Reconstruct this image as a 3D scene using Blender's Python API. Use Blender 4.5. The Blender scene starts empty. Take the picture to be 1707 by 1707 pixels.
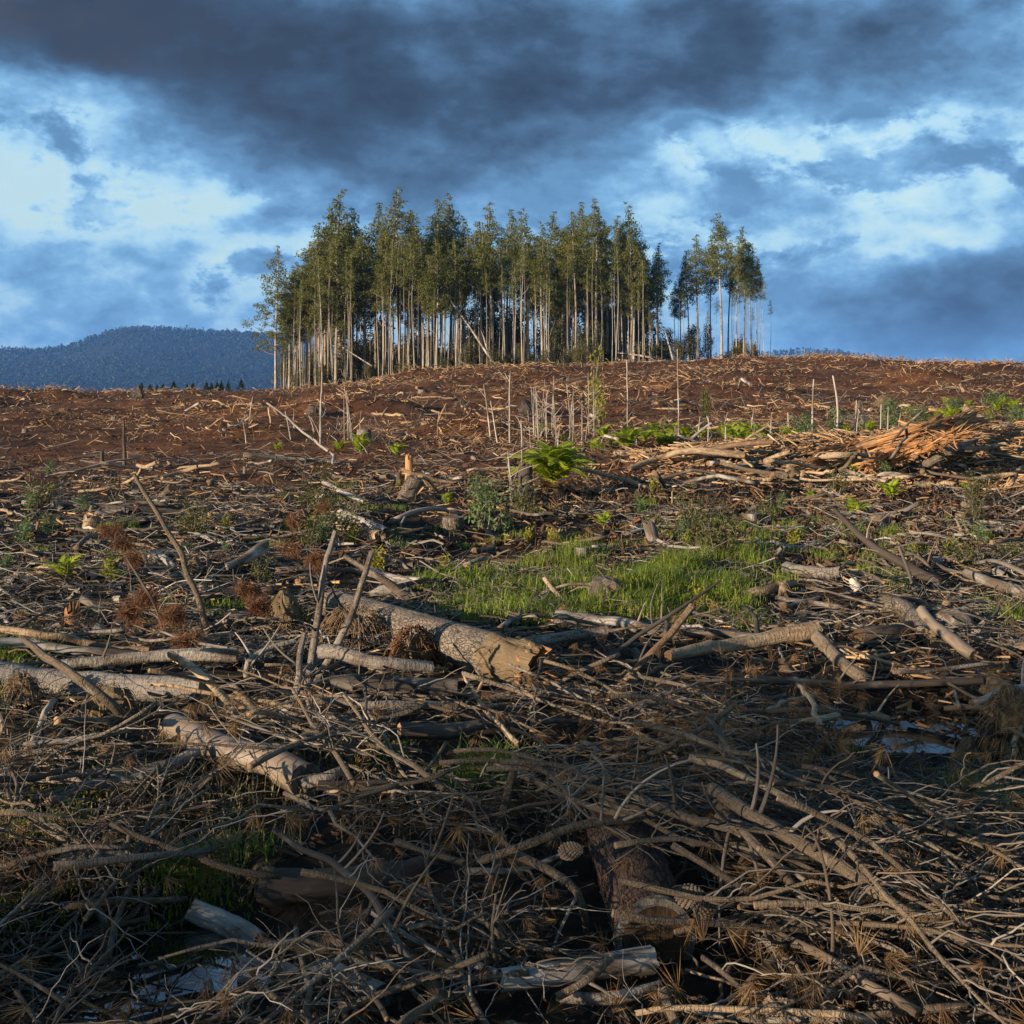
import bpy, math, numpy as np
from mathutils import Vector
PI = math.pi
C = bpy.context.scene.collection
SC = bpy.context.scene
RNG = np.random.default_rng(7)

# ------------------------------------------------------------------ camera
F = 2048.0          # focal length in photograph pixels (photograph 1707 x 1707)
CX, HOR, ZC = 853.5, 620.0, 2.0
cam = bpy.data.cameras.new('camera')
cam.sensor_fit = 'HORIZONTAL'; cam.sensor_width = 36.0
cam.lens = 36.0 * F / 1707.0
cam.shift_y = -(853.5 - HOR) / 1707.0
cam.clip_start = 0.1; cam.clip_end = 30000
co_ = bpy.data.objects.new('camera', cam); C.objects.link(co_)
co_.location = (0, 0, ZC); co_.rotation_euler = (PI / 2, 0, 0)
SC.camera = co_

# ------------------------------------------------------------------ sun and sky
SUN_EL = math.radians(10.5)
SUN_AZ = math.radians(-126.0)      # compass angle from +Y towards +X: to the left, a little behind the camera
sdir = Vector((math.sin(SUN_AZ) * math.cos(SUN_EL), math.cos(SUN_AZ) * math.cos(SUN_EL), math.sin(SUN_EL)))
sl = bpy.data.lights.new('sun', 'SUN'); sl.energy = 5.0; sl.angle = math.radians(0.6); sl.color = (1.0, 0.81, 0.60)
so = bpy.data.objects.new('sun', sl); C.objects.link(so)
so.rotation_euler = sdir.to_track_quat('Z', 'Y').to_euler(); so.location = (-30, -10, 30)
SC.view_settings.view_transform = 'Standard'; SC.view_settings.look = 'None'
SC.view_settings.gamma = 1.0; SC.view_settings.use_curve_mapping = False
SC.view_settings.exposure = 0.95
SC.cycles.use_denoising = True
SC.cycles.denoising_prefilter = 'ACCURATE'
SC.cycles.max_bounces = 6; SC.cycles.diffuse_bounces = 2; SC.cycles.glossy_bounces = 2
SC.cycles.transmission_bounces = 3; SC.cycles.transparent_max_bounces = 6; SC.cycles.volume_bounces = 0
SC.cycles.use_adaptive_sampling = True

class NT:
    """small helper round a node tree"""
    def __init__(s, nt): s.nt = nt; s.n = nt.nodes; s.l = nt.links
    def new(s, t, **kw):
        n = s.n.new(t)
        for k, v in kw.items():
            setattr(n, k, v)
        return n
    def put(s, sock, v):
        if v is None: return
        if isinstance(v, bpy.types.NodeSocket): s.l.new(v, sock)
        else: sock.default_value = v
    def math(s, op, a, b=None, c=None, clamp=False):
        n = s.new('ShaderNodeMath', operation=op); n.use_clamp = clamp
        s.put(n.inputs[0], a); s.put(n.inputs[1], b)
        if c is not None: s.put(n.inputs[2], c)
        return n.outputs[0]
    def vmath(s, op, a, b=None):
        n = s.new('ShaderNodeVectorMath', operation=op)
        s.put(n.inputs[0], a); s.put(n.inputs[1], b)
        return n.outputs[1] if op in ('LENGTH', 'DOT_PRODUCT', 'DISTANCE') else n.outputs[0]
    def noise(s, vec, scale, detail=4, rough=0.55, dist=0.0):
        n = s.new('ShaderNodeTexNoise'); s.put(n.inputs['Vector'], vec)
        n.inputs['Scale'].default_value = scale; n.inputs['Detail'].default_value = detail
        n.inputs['Roughness'].default_value = rough; n.inputs['Distortion'].default_value = dist
        return n.outputs['Fac']
    def ramp(s, fac, stops, interp='LINEAR'):
        n = s.new('ShaderNodeValToRGB'); e = n.color_ramp.elements; n.color_ramp.interpolation = interp
        while len(e) < len(stops): e.new(0.5)
        for el, (p, c) in zip(e, stops):
            el.position = p; el.color = (c[0], c[1], c[2], 1)
        s.put(n.inputs[0], fac); return n.outputs[0]
    def maprange(s, v, a, b, c=0.0, d=1.0, smooth=False):
        n = s.new('ShaderNodeMapRange'); n.interpolation_type = 'SMOOTHSTEP' if smooth else 'LINEAR'
        s.put(n.inputs[0], v)
        for i, x in enumerate((a, b, c, d)): n.inputs[i + 1].default_value = x
        return n.outputs[0]
    def mix(s, fac, a, b, blend='MIX'):
        n = s.new('ShaderNodeMix', data_type='RGBA', blend_type=blend)
        s.put(n.inputs[0], fac); s.put(n.inputs[6], a); s.put(n.inputs[7], b)
        return n.outputs[2]

def c4(c): return (c[0], c[1], c[2], 1.0)

def build_world():
    w = bpy.data.worlds.new('World'); SC.world = w; w.use_nodes = True
    t = NT(w.node_tree); t.n.clear()
    out = t.new('ShaderNodeOutputWorld'); bg = t.new('ShaderNodeBackground')
    bg.inputs['Strength'].default_value = 0.095
    t.l.new(bg.outputs[0], out.inputs[0])
    sky = t.new('ShaderNodeTexSky', sky_type='NISHITA')
    sky.sun_disc = False; sky.sun_elevation = SUN_EL; sky.sun_rotation = SUN_AZ
    sky.air_density = 1.6; sky.dust_density = 0.4; sky.ozone_density = 3.0
    tc = t.new('ShaderNodeTexCoord'); d = tc.outputs['Generated']
    sep = t.new('ShaderNodeSeparateXYZ'); t.l.new(d, sep.inputs[0])
    X, Y, Z = sep.outputs
    az = t.math('ARCTAN2', X, Y)               # 0 straight ahead, + to the right
    el = t.math('ARCSINE', Z)
    zst = t.vmath('MULTIPLY', d, (1.0, 1.0, 1.75))
    pc = t.vmath('ADD', zst, (3.1, 1.7, 0.4))
    warp = t.noise(pc, 5.0, 4, 0.55)
    comb2 = t.new('ShaderNodeCombineXYZ')
    t.put(comb2.inputs[0], t.math('ADD', az, t.math('MULTIPLY', t.math('SUBTRACT', warp, 0.5), 0.11)))
    t.put(comb2.inputs[1], t.math('ADD', el, t.math('MULTIPLY', t.math('SUBTRACT', t.noise(pc, 7.0, 5, 0.55), 0.5), 0.08)))
    ae = comb2.outputs[0]
    n1 = t.noise(pc, 5.5, 10, 0.58, 0.12)
    n2 = t.noise(pc, 17.0, 8, 0.62, 0.15)
    n3 = t.noise(pc, 48.0, 6, 0.6, 0.2)
    dens = t.math('ADD', t.math('MULTIPLY', t.math('SUBTRACT', n1, 0.5), 0.85), t.math('MULTIPLY', t.math('SUBTRACT', n2, 0.5), 0.55))
    dens = t.math('ADD', dens, t.math('MULTIPLY', t.math('SUBTRACT', n3, 0.5), 0.16))
    # cloud banks: (azimuth px, elevation row, half-width px, half-height px, weight); weight < 0 opens a gap
    banks = [(300, 70, 440, 150, .50), (600, 160, 440, 150, .42), (470, 235, 200, 80, .22), (1000, 120, 430, 150, .42), (1270, 130, 300, 115, .38), (860, 285, 400, 110, .25), (80, 20, 240, 110, .30), (1610, 50, 240, 130, .34),
             (1270, 340, 125, 62, .30), (1500, 505, 440, 120, .34), (1650, 440, 170, 70, .15), (190, 430, 260, 70, .22), (60, 400, 120, 50, .12), (420, 365, 130, 35, .22), (220, 535, 440, 70, .26), (760, 430, 360, 170, .12),
             (230, 250, 200, 50, .10), (100, 312, 280, 40, -.10), (1210, 235, 110, 45, -.20), (1480, 270, 330, 90, -.20), (500, 400, 200, 60, -.10), (360, 430, 90, 40, -.15), (700, 90, 90, 60, -.15), (1540, 400, 110, 25, -.15),
             (750, -10, 560, 90, .40), (1330, 10, 330, 80, .26), (60, 60, 180, 70, .25), (-700, 200, 700, 400, .2), (2500, 200, 800, 400, .2)]
    dens = t.math('ADD', dens, 0.13)
    for (px, row, sx, sy, wt) in banks:
        a0 = math.atan((px - CX) / F); e0 = math.atan((HOR - row) / F * math.cos(a0))
        sub = t.vmath('SUBTRACT', ae, (a0, e0, 0)); sc_ = t.vmath('DIVIDE', sub, (sx / F * 1.25, sy / F * 1.25, 1))
        r = t.vmath('LENGTH', sc_)
        g = t.maprange(r, 0.0, 1.0, wt, 0.0, smooth=True)
        dens = t.math('ADD', dens, g)
    # ragged small puffs drifting in front of the bright gaps
    p1 = t.noise(pc, 10.0, 11, 0.62, 0.15)
    puff = t.math('MULTIPLY', t.maprange(p1, 0.50, 0.62, 0.0, 1.0, smooth=True), t.maprange(dens, 0.42, 0.16, 0.0, 1.0, smooth=True))
    dens = t.math('ADD', dens, t.math('MULTIPLY', puff, 0.24))
    # the dark bank along the top of the view goes on overhead
    dens = t.math('ADD', dens, t.maprange(el, 0.24, 0.50, 0.0, 0.34, smooth=True))
    dens = t.math('MULTIPLY_ADD', dens, 1.25, -0.085)
    col = t.ramp(dens, [(0.0, (3.3, 4.7, 5.5)), (0.14, (2.35, 3.95, 5.2)), (0.27, (1.30, 2.65, 4.2)), (0.42, (0.76, 1.66, 2.9)),
                        (0.58, (0.50, 1.02, 1.80)), (0.78, (0.28, 0.53, 0.95)), (1.0, (0.19, 0.31, 0.53))], 'LINEAR')
    # the bellies of the clouds towards the low sun on the left are warmer and browner
    wm = t.maprange(az, -0.62, -0.06, 1.0, 0.0, smooth=True)
    wm = t.math('MULTIPLY', wm, t.maprange(dens, 0.62, 0.95, 0.0, 0.60, smooth=True))
    wm = t.math('MULTIPLY', wm, t.maprange(n2, 0.35, 0.7, 0.2, 1.0))
    col = t.mix(wm, col, (0.66, 0.60, 0.60, 1))
    clear = t.maprange(dens, -0.1, 0.30, 0.30, 0.0, smooth=True)
    col = t.mix(clear, col, sky.outputs[0])
    t.l.new(col, bg.inputs['Color'])
build_world()

# ------------------------------------------------------------------ numeric helpers
def _h(ix, iy, s):
    n = (ix.astype(np.int64) * 374761393 + iy.astype(np.int64) * 668265263 + s * 1274126177) & 0xffffffff
    n = ((n ^ (n >> 13)) * 1103515245) & 0xffffffff
    n = (n ^ (n >> 16)) & 0xffffffff
    return n / 4294967295.0
def vnoise(x, y, s=0):
    x0 = np.floor(x); y0 = np.floor(y); fx = x - x0; fy = y - y0
    fx = fx * fx * (3 - 2 * fx); fy = fy * fy * (3 - 2 * fy)
    a = _h(x0, y0, s); b = _h(x0 + 1, y0, s); c = _h(x0, y0 + 1, s); d = _h(x0 + 1, y0 + 1, s)
    return (a + (b - a) * fx) * (1 - fy) + (c + (d - c) * fx) * fy
def fbm(x, y, scale, octv=3, s=0):
    v = 0; amp = 1; tot = 0
    for i in range(octv):
        v = v + amp * (vnoise(x / scale, y / scale, s + i * 17) - 0.5); tot += amp; amp *= 0.5; scale *= 0.47
    return v / tot * 2      # about -1 .. 1
def sstep(a, b, x):
    t = np.clip((x - a) / (b - a), 0, 1); return t * t * (3 - 2 * t)

POOLS = [(2.36, 7.25, 0.44, 0.42, -0.12), (-1.22, 4.35, 0.50, 0.36, -0.16)]   # x, y, half sizes, water level
RX = [-300, -70, -48, -22, -8, 0, 10, 24, 48, 80, 300]
RZ = [-.2, -.2, -.05, 0.0, 1.4, 2.15, 2.6, 2.95, 2.45, 2.3, 2.3]
_hr = np.random.default_rng(17)
HEAPS = [(float(_hr.uniform(-.45, .45) * yy), float(yy), float(_hr.uniform(.7, 2.0) * (.5 + yy / 110)), float(_hr.uniform(.25, .75) * (.5 + yy / 130) * (.42 if yy > 98 else .8))) for yy in np.concatenate([_hr.uniform(36, 112, 40), _hr.uniform(100, 118, 24)])]
def H(x, y):
    x = np.asarray(x, float); y = np.asarray(y, float)
    d = np.hypot(x, y)
    rise = np.interp(x, RX, RZ) * sstep(30, 118, y)
    crest = np.interp(x, [-40, -20, 5, 40], [116, 122, 150, 140])
    drop = sstep(0, 500, y - crest) ** 0.8 * (42 + 2) + sstep(0, 40, y - crest) * 1.5
    z = rise - np.where(y > crest, drop, 0)
    near = 1 - sstep(9, 20, d); mid = sstep(6, 16, d) * (1 - sstep(160, 300, d)); far = sstep(30, 60, d) * (1 - sstep(160, 300, d))
    z = z + near * (0.10 * fbm(x, y, 1.9, 3, 3) + 0.045 * fbm(x, y, 0.42, 2, 9))
    z = z + mid * (0.16 * fbm(x, y, 4.5, 4, 21) + 0.11 * fbm(x, y, 1.1, 3, 5) + 0.05 * fbm(x, y, 0.4, 2, 6) * (1 - sstep(25, 40, d))) + far * (0.42 * fbm(x, y, 13, 4, 33) + 0.42 * np.abs(fbm(x, y, 4.6, 4, 37)) + 0.10 * fbm(x, y, 1.3, 2, 39))
    for (hx, hy, hr_, hh) in HEAPS: z = z + hh * np.exp(-((x - hx) / (1.7 * hr_)) ** 2 - ((y - hy) / hr_) ** 2)
    # the bank of splintered wood on the right
    k = np.clip((x - 1.0) / 12.5, 0, 1.3)
    z = z + (0.16 + 0.85 * k) * sstep(0.0, 4.0, x) * np.exp(-((y - (25.3 + 0.10 * x)) / 2.3) ** 2) * (1 + 0.35 * fbm(x, y, 2.2, 3, 51))
    # low heaps in front on the left and at lower right
    z = z + 0.16 * np.exp(-((x - 1.5) / 1.5) ** 2 - ((y - 4.9) / 0.9) ** 2) + 0.07 * np.exp(-((x + 1.6) / 1.2) ** 2 - ((y - 6.5) / 0.7) ** 2)
    for (a, b, sx, sy, lv) in POOLS:
        r = np.sqrt(((x - a) / (sx * 1.3)) ** 2 + ((y - b) / (sy * 1.4)) ** 2) + 0.25 * fbm(x, y, 0.5, 2, 77)
        w = 1 - sstep(0.55, 1.25, r)
        z = z * (1 - w) + w * (lv - 0.13)
    return z
def _grid(x0, x1, y0, y1, st):
    xs = np.arange(x0, x1 + st, st); ys = np.arange(y0, y1 + st, st); gx, gy = np.meshgrid(xs, ys)
    return (x0, y0, st, H(gx, gy), len(xs), len(ys))
_GR = [_grid(-9, 9, 2, 16, 0.05), _grid(-85, 85, -20, 175, 0.4)]
def Hs(x, y):
    for (x0, y0, st, z, nx, ny) in _GR:
        u = (x - x0) / st; v = (y - y0) / st; i = int(u); j = int(v)
        if 0 <= u and 0 <= v and i < nx - 1 and j < ny - 1:
            u -= i; v -= j
            return float((z[j, i] * (1 - u) + z[j, i + 1] * u) * (1 - v) + (z[j + 1, i] * (1 - u) + z[j + 1, i + 1] * u) * v)
    return float(H(np.array([x]), np.array([y]))[0])

def G(px, row, h=0.0):
    """the point h above the ground that the photograph shows at this pixel"""
    y = ZC * F / max(row - HOR, 8)
    for _ in range(40):
        x = (px - CX) / F * y
        y2 = (ZC - Hs(x, y) - h) * F / (row - HOR)
        y = y * 0.5 + 0.5 * max(2.2, min(y2, 140))
    x = (px - CX) / F * y
    return np.array([x, y, ZC - (row - HOR) / F * y])
def A(px, row, y):
    return np.array([(px - CX) / F * y, y, ZC - (row - HOR) / F * y])

# ------------------------------------------------------------------ materials
def mat(name):
    m = bpy.data.materials.new(name); m.use_nodes = True
    t = NT(m.node_tree); b = t.n['Principled BSDF']
    return m, t, b
def piece_random(t):
    at = t.new('ShaderNodeAttribute', attribute_name='tint'); oi = t.new('ShaderNodeObjectInfo')
    return t.math('FRACT', t.math('ADD', at.outputs['Fac'], oi.outputs['Random']))

def wood(name, cols, patch=None, patch_amt=(0.5, 0.62), rough=0.85, grain=1.0, bump=0.5, plates=False, spec=0.25, gscale=1.0, scars=False):
    m, t, b = mat(name)
    tcn = t.new('ShaderNodeAttribute', attribute_name='tubeco').outputs['Vector']
    r = piece_random(t)
    n = len(cols)
    base = t.ramp(r, [(i / max(1, n - 1), c) for i, c in enumerate(cols)])
    g1 = t.noise(t.vmath('MULTIPLY', tcn, (1, 1, 0.07)), 55 * gscale, 5, 0.65)
    g2 = t.noise(t.vmath('MULTIPLY', tcn, (1, 1, 0.35)), 9 * gscale, 4, 0.6)
    f = t.maprange(g1, 0.25, 0.75, 1 - 0.45 * grain, 1 + 0.35 * grain)
    f = t.math('MULTIPLY', f, t.maprange(g2, 0.25, 0.75, 0.72, 1.25))
    vm = t.new('ShaderNodeVectorMath', operation='SCALE'); t.l.new(base, vm.inputs[0]); t.l.new(f, vm.inputs['Scale'])
    col = vm.outputs[0]
    hgt = t.math('ADD', t.math('MULTIPLY', g1, 0.6), t.math('MULTIPLY', g2, 0.4))
    if patch:
        pn = t.noise(t.vmath('MULTIPLY', tcn, (1, 1, 0.4)), 7 * gscale, 5, 0.6, 0.4)
        pf = t.maprange(t.math('ADD', pn, t.math('MULTIPLY', t.math('SUBTRACT', r, 0.5), 0.2)), patch_amt[0], patch_amt[1], 0, 1)
        col = t.mix(pf, col, c4(patch))
    if scars:
        sc_ = t.noise(t.vmath('MULTIPLY', tcn, (1, 1, 2.2)), 30 * gscale, 3, 0.6)
        col = t.mix(t.maprange(sc_, 0.55, 0.68, 0, 0.75, True), col, (0.035, 0.026, 0.02, 1))
        li = t.noise(tcn, 75 * gscale, 2, 0.5)
        col = t.mix(t.maprange(li, 0.64, 0.72, 0, 0.7, True), col, (0.33, 0.31, 0.26, 1))
        hgt = t.math('ADD', hgt, t.math('MULTIPLY', sc_, 0.7))
    if plates:
        v = t.new('ShaderNodeTexVoronoi', feature='DISTANCE_TO_EDGE')
        nz = t.new('ShaderNodeTexNoise'); t.put(nz.inputs['Vector'], tcn); nz.inputs['Scale'].default_value = 14; nz.inputs['Detail'].default_value = 3
        wv = t.vmath('ADD', t.vmath('MULTIPLY', tcn, (1, 1, 0.36)), t.vmath('MULTIPLY', nz.outputs['Color'], (.06, .06, .05)))
        t.put(v.inputs['Vector'], wv); v.inputs['Scale'].default_value = plates
        e = t.maprange(v.outputs['Distance'], 0.0, 0.10, 0.0, 1.0, True)
        col = t.mix(t.math('MULTIPLY_ADD', e, 0.42, 0.58), (0.05, 0.035, 0.023, 1), col)
        hgt = t.math('ADD', t.math('MULTIPLY', e, 1.2), t.math('MULTIPLY', hgt, 0.6))
    t.l.new(col, b.inputs['Base Color']); b.inputs['Roughness'].default_value = rough
    b.inputs['Specular IOR Level'].default_value = spec
    bp = t.new('ShaderNodeBump'); bp.inputs['Strength'].default_value = bump; bp.inputs['Distance'].default_value = 0.02
    t.l.new(hgt, bp.inputs['Height']); t.l.new(bp.outputs[0], b.inputs['Normal'])
    return m

def leafmat(name, cols, trans=0.35, rough=0.6):
    m, t, b = mat(name)
    r = piece_random(t)
    n = len(cols)
    col = t.ramp(r, [(i / max(1, n - 1), c) for i, c in enumerate(cols)])
    t.l.new(col, b.inputs['Base Color']); b.inputs['Roughness'].default_value = rough
    b.inputs['Specular IOR Level'].default_value = 0.25
    tr = t.new('ShaderNodeBsdfTranslucent'); t.l.new(col, tr.inputs[0])
    mx = t.new('ShaderNodeMixShader'); mx.inputs[0].default_value = trans
    t.l.new(b.outputs[0], mx.inputs[1]); t.l.new(tr.outputs[0], mx.inputs[2])
    t.l.new(mx.outputs[0], t.n['Material Output'].inputs[0])
    return m

M = {}
M['bark_log'] = wood('scaly_log_bark', [(0.20, 0.16, 0.12), (0.235, 0.185, 0.135)], patch=(0.10, 0.083, 0.064), patch_amt=(0.44, 0.64), plates=46.0, bump=0.9)
M['bark_pine'] = wood('dark_red_pine_bark', [(0.105, 0.060, 0.042), (0.13, 0.075, 0.05)], patch=(0.05, 0.032, 0.024), plates=40.0, bump=1.0)
M['weathered'] = wood('weathered_grey_wood', [(0.235, 0.205, 0.175), (0.165, 0.14, 0.115), (0.30, 0.26, 0.21), (0.20, 0.16, 0.12)], patch=(0.085, 0.06, 0.042), patch_amt=(0.48, 0.62), bump=0.9, scars=True)
M['smooth'] = wood('smooth_grey_brown_bark', [(0.20, 0.15, 0.105), (0.235, 0.18, 0.125)], patch=(0.11, 0.08, 0.055), patch_amt=(0.45, 0.65), grain=0.5, bump=0.25, rough=0.42, spec=0.5)
M['pale'] = wood('pale_split_wood', [(0.38, 0.27, 0.16), (0.30, 0.21, 0.125), (0.42, 0.32, 0.205), (0.25, 0.165, 0.095)], patch=(0.14, 0.085, 0.048), patch_amt=(0.50, 0.64), bump=0.9, scars=True)
M['white'] = wood('bleached_white_wood', [(0.31, 0.275, 0.235), (0.36, 0.325, 0.28), (0.24, 0.21, 0.175)], patch=(0.10, 0.075, 0.055), patch_amt=(0.46, 0.60), bump=0.9)
M['orange'] = wood('fresh_orange_splintered_wood', [(0.44, 0.20, 0.07), (0.30, 0.13, 0.048), (0.50, 0.28, 0.12), (0.38, 0.18, 0.07), (0.44, 0.30, 0.16), (0.24, 0.12, 0.055)], patch=(0.16, 0.07, 0.03), patch_amt=(0.52, 0.68), bump=1.0)
M['twig'] = wood('dry_twig_bark', [(0.105, 0.083, 0.064), (0.20, 0.165, 0.125), (0.05, 0.04, 0.032), (0.34, 0.29, 0.235), (0.085, 0.07, 0.058), (0.15, 0.108, 0.072), (0.038, 0.03, 0.025), (0.26, 0.23, 0.20), (0.07, 0.055, 0.043)], grain=0.9, bump=0.5)
M['branch'] = wood('rough_branch_bark', [(0.125, 0.090, 0.058), (0.175, 0.128, 0.082), (0.09, 0.066, 0.046), (0.20, 0.15, 0.10)], patch=(0.25, 0.20, 0.145), patch_amt=(0.58, 0.70), grain=1.0, bump=1.0, gscale=1.6, scars=True)
M['darkbark'] = wood('dark_damp_bark', [(0.060, 0.046, 0.036), (0.085, 0.064, 0.047), (0.05, 0.04, 0.033)], patch=(0.14, 0.115, 0.09), patch_amt=(0.60, 0.70), bump=0.7)
M['cut'] = wood('sawn_end_grain', [(0.30, 0.19, 0.10), (0.24, 0.145, 0.075), (0.34, 0.23, 0.13)], patch=(0.15, 0.09, 0.05), patch_amt=(0.45, 0.65), grain=0.8, bump=0.4)
M['cutdark'] = wood('old_brown_end_grain', [(0.115, 0.062, 0.028), (0.09, 0.05, 0.024)], patch=(0.045, 0.028, 0.016), grain=0.8, bump=0.6)
M['chips'] = wood('scattered_chip_wood', [(0.30, 0.165, 0.075), (0.48, 0.30, 0.145), (0.17, 0.08, 0.036), (0.38, 0.225, 0.10), (0.22, 0.15, 0.095), (0.12, 0.065, 0.034), (0.50, 0.36, 0.21), (0.14, 0.085, 0.05)], grain=0.7, bump=0.4)
M['greychips'] = wood('scattered_grey_brushwood', [(0.21, 0.175, 0.135), (0.09, 0.068, 0.05), (0.40, 0.35, 0.29), (0.05, 0.04, 0.031), (0.24, 0.175, 0.12), (0.19, 0.17, 0.15), (0.04, 0.031, 0.026), (0.34, 0.32, 0.29)], grain=0.8, bump=0.5)
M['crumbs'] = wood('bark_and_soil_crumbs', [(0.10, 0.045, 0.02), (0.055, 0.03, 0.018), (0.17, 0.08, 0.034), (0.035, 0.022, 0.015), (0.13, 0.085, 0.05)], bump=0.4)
M['trunk'] = wood('pale_gum_bark', [(0.33, 0.285, 0.23), (0.26, 0.215, 0.165), (0.38, 0.335, 0.275), (0.22, 0.17, 0.125)], patch=(0.17, 0.125, 0.09), patch_amt=(0.54, 0.66), gscale=0.22, bump=0.3)
M['pole'] = wood('bleached_sapling_bark', [(0.38, 0.34, 0.29), (0.30, 0.26, 0.215), (0.43, 0.395, 0.345)], patch=(0.18, 0.125, 0.08), gscale=0.6, bump=0.2)
M['leaf'] = leafmat('gum_leaf', [(0.11, 0.128, 0.026), (0.16, 0.156, 0.028), (0.075, 0.098, 0.026), (0.185, 0.165, 0.03), (0.10, 0.115, 0.034)], 0.38)
M['under'] = leafmat('understorey_leaf', [(0.075, 0.085, 0.022), (0.105, 0.10, 0.028), (0.125, 0.105, 0.04), (0.06, 0.075, 0.022)], 0.35)
M['fern'] = leafmat('fern_green', [(0.26, 0.33, 0.026), (0.35, 0.40, 0.03), (0.20, 0.27, 0.022), (0.38, 0.40, 0.036)], 0.4)
M['fernbrown'] = leafmat('dead_fern', [(0.16, 0.085, 0.03), (0.11, 0.06, 0.025)], 0.25)
M['grass'] = leafmat('grass_green', [(0.16, 0.235, 0.022), (0.225, 0.295, 0.026), (0.105, 0.175, 0.02), (0.29, 0.30, 0.05), (0.18, 0.25, 0.024), (0.30, 0.26, 0.09)], 0.4)
M['drygrass'] = leafmat('straw_grass', [(0.30, 0.23, 0.11), (0.22, 0.165, 0.08), (0.17, 0.17, 0.05), (0.36, 0.29, 0.16)], 0.3)
M['yellow'] = leafmat('yellow_green_leaf', [(0.24, 0.24, 0.02), (0.30, 0.25, 0.02), (0.16, 0.20, 0.02)], 0.4)
M['rust'] = leafmat('rusty_pine_needle', [(0.19, 0.085, 0.036), (0.13, 0.058, 0.027), (0.24, 0.115, 0.05)], 0.25)
M['needle'] = leafmat('brown_pine_needle', [(0.22, 0.125, 0.05), (0.13, 0.072, 0.03), (0.27, 0.165, 0.075), (0.08, 0.045, 0.02)], 0.25)
M['conifer'] = leafmat('young_conifer', [(0.022, 0.055, 0.018), (0.03, 0.065, 0.02)], 0.2)
M['forest'] = leafmat('hill_forest', [(0.013, 0.022, 0.020), (0.018, 0.028, 0.024), (0.010, 0.018, 0.018), (0.032, 0.036, 0.032)], 0.1)  # forest green darkened and blued to stand for cloud shadow on the hill
M['stalkgreen'] = leafmat('green_stalk_leaf', [(0.09, 0.15, 0.045), (0.12, 0.18, 0.06), (0.07, 0.125, 0.04)], 0.35)
M['cone'] = wood('grey_brown_cone', [(0.15, 0.11, 0.075), (0.20, 0.15, 0.11)], grain=0.4, bump=0.2)
M['root'] = wood('rootlet', [(0.17, 0.105, 0.055), (0.12, 0.075, 0.04), (0.24, 0.155, 0.085)], grain=0.5, bump=0.2)
M['clay'] = wood('dry_yellow_brown_clay', [(0.17, 0.12, 0.065), (0.13, 0.09, 0.05), (0.21, 0.15, 0.085)], patch=(0.08, 0.055, 0.03), grain=0.5, bump=0.9, gscale=2)

def ground_material():
    m, t, b = mat('churned_soil')
    geo = t.new('ShaderNodeNewGeometry').outputs['Position']
    sp = t.new('ShaderNodeSeparateXYZ'); t.l.new(geo, sp.inputs[0])
    big = t.noise(geo, 0.13, 4, 0.6); medn = t.noise(geo, 1.1, 6, 0.65); fine = t.noise(geo, 9.0, 8, 0.7); vf = t.noise(geo, 45.0, 4, 0.6)
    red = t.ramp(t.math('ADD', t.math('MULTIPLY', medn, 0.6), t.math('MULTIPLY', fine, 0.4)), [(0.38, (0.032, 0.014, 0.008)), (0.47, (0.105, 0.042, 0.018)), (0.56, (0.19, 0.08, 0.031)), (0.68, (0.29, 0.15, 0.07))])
    dark = t.ramp(t.math('ADD', t.math('MULTIPLY', medn, 0.5), t.math('MULTIPLY', fine, 0.5)), [(0.34, (0.012, 0.009, 0.007)), (0.50, (0.028, 0.020, 0.014)), (0.62, (0.055, 0.039, 0.026)), (0.76, (0.10, 0.074, 0.048))])  # near soil brown, its colour darkened further for the shade between twigs
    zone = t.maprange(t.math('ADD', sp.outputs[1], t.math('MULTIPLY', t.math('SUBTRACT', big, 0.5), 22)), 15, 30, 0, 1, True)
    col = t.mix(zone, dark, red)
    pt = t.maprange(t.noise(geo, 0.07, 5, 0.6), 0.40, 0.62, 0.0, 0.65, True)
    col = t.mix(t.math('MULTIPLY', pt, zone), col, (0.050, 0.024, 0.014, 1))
    moss = t.maprange(t.noise(geo, 0.55, 5, 0.6), 0.58, 0.70, 0, 0.4, True)
    moss = t.math('MULTIPLY', moss, t.maprange(sp.outputs[1], 18, 30, 1, 0.1))
    col = t.mix(moss, col, (0.050, 0.066, 0.020, 1))
    fleck = t.maprange(t.noise(geo, 22, 3, 0.7), 0.66, 0.72, 0, 0.7)
    col = t.mix(fleck, col, (0.33, 0.21, 0.11, 1))
    far = t.maprange(sp.outputs[1], 170, 400, 0, 1, True)
    col = t.mix(far, col, (0.05, 0.065, 0.035, 1))
    t.l.new(col, b.inputs['Base Color']); b.inputs['Roughness'].default_value = 0.95; b.inputs['Specular IOR Level'].default_value = 0.1
    hgt = t.math('ADD', t.math('ADD', t.math('MULTIPLY', medn, 0.30), t.math('MULTIPLY', fine, 0.14)), t.math('MULTIPLY', vf, 0.02))
    bp = t.new('ShaderNodeBump'); bp.inputs['Strength'].default_value = 0.8; bp.inputs['Distance'].default_value = 0.35
    t.l.new(hgt, bp.inputs['Height']); t.l.new(bp.outputs[0], b.inputs['Normal'])
    return m
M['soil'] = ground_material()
m, t, b = mat('puddle_water'); M['water'] = m
b.inputs['Base Color'].default_value = (0.012, 0.011, 0.009, 1); b.inputs['Roughness'].default_value = 0.02; b.inputs['IOR'].default_value = 2.2; b.inputs['Specular IOR Level'].default_value = 1.0
bp = t.new('ShaderNodeBump'); bp.inputs['Strength'].default_value = 0.03
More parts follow.
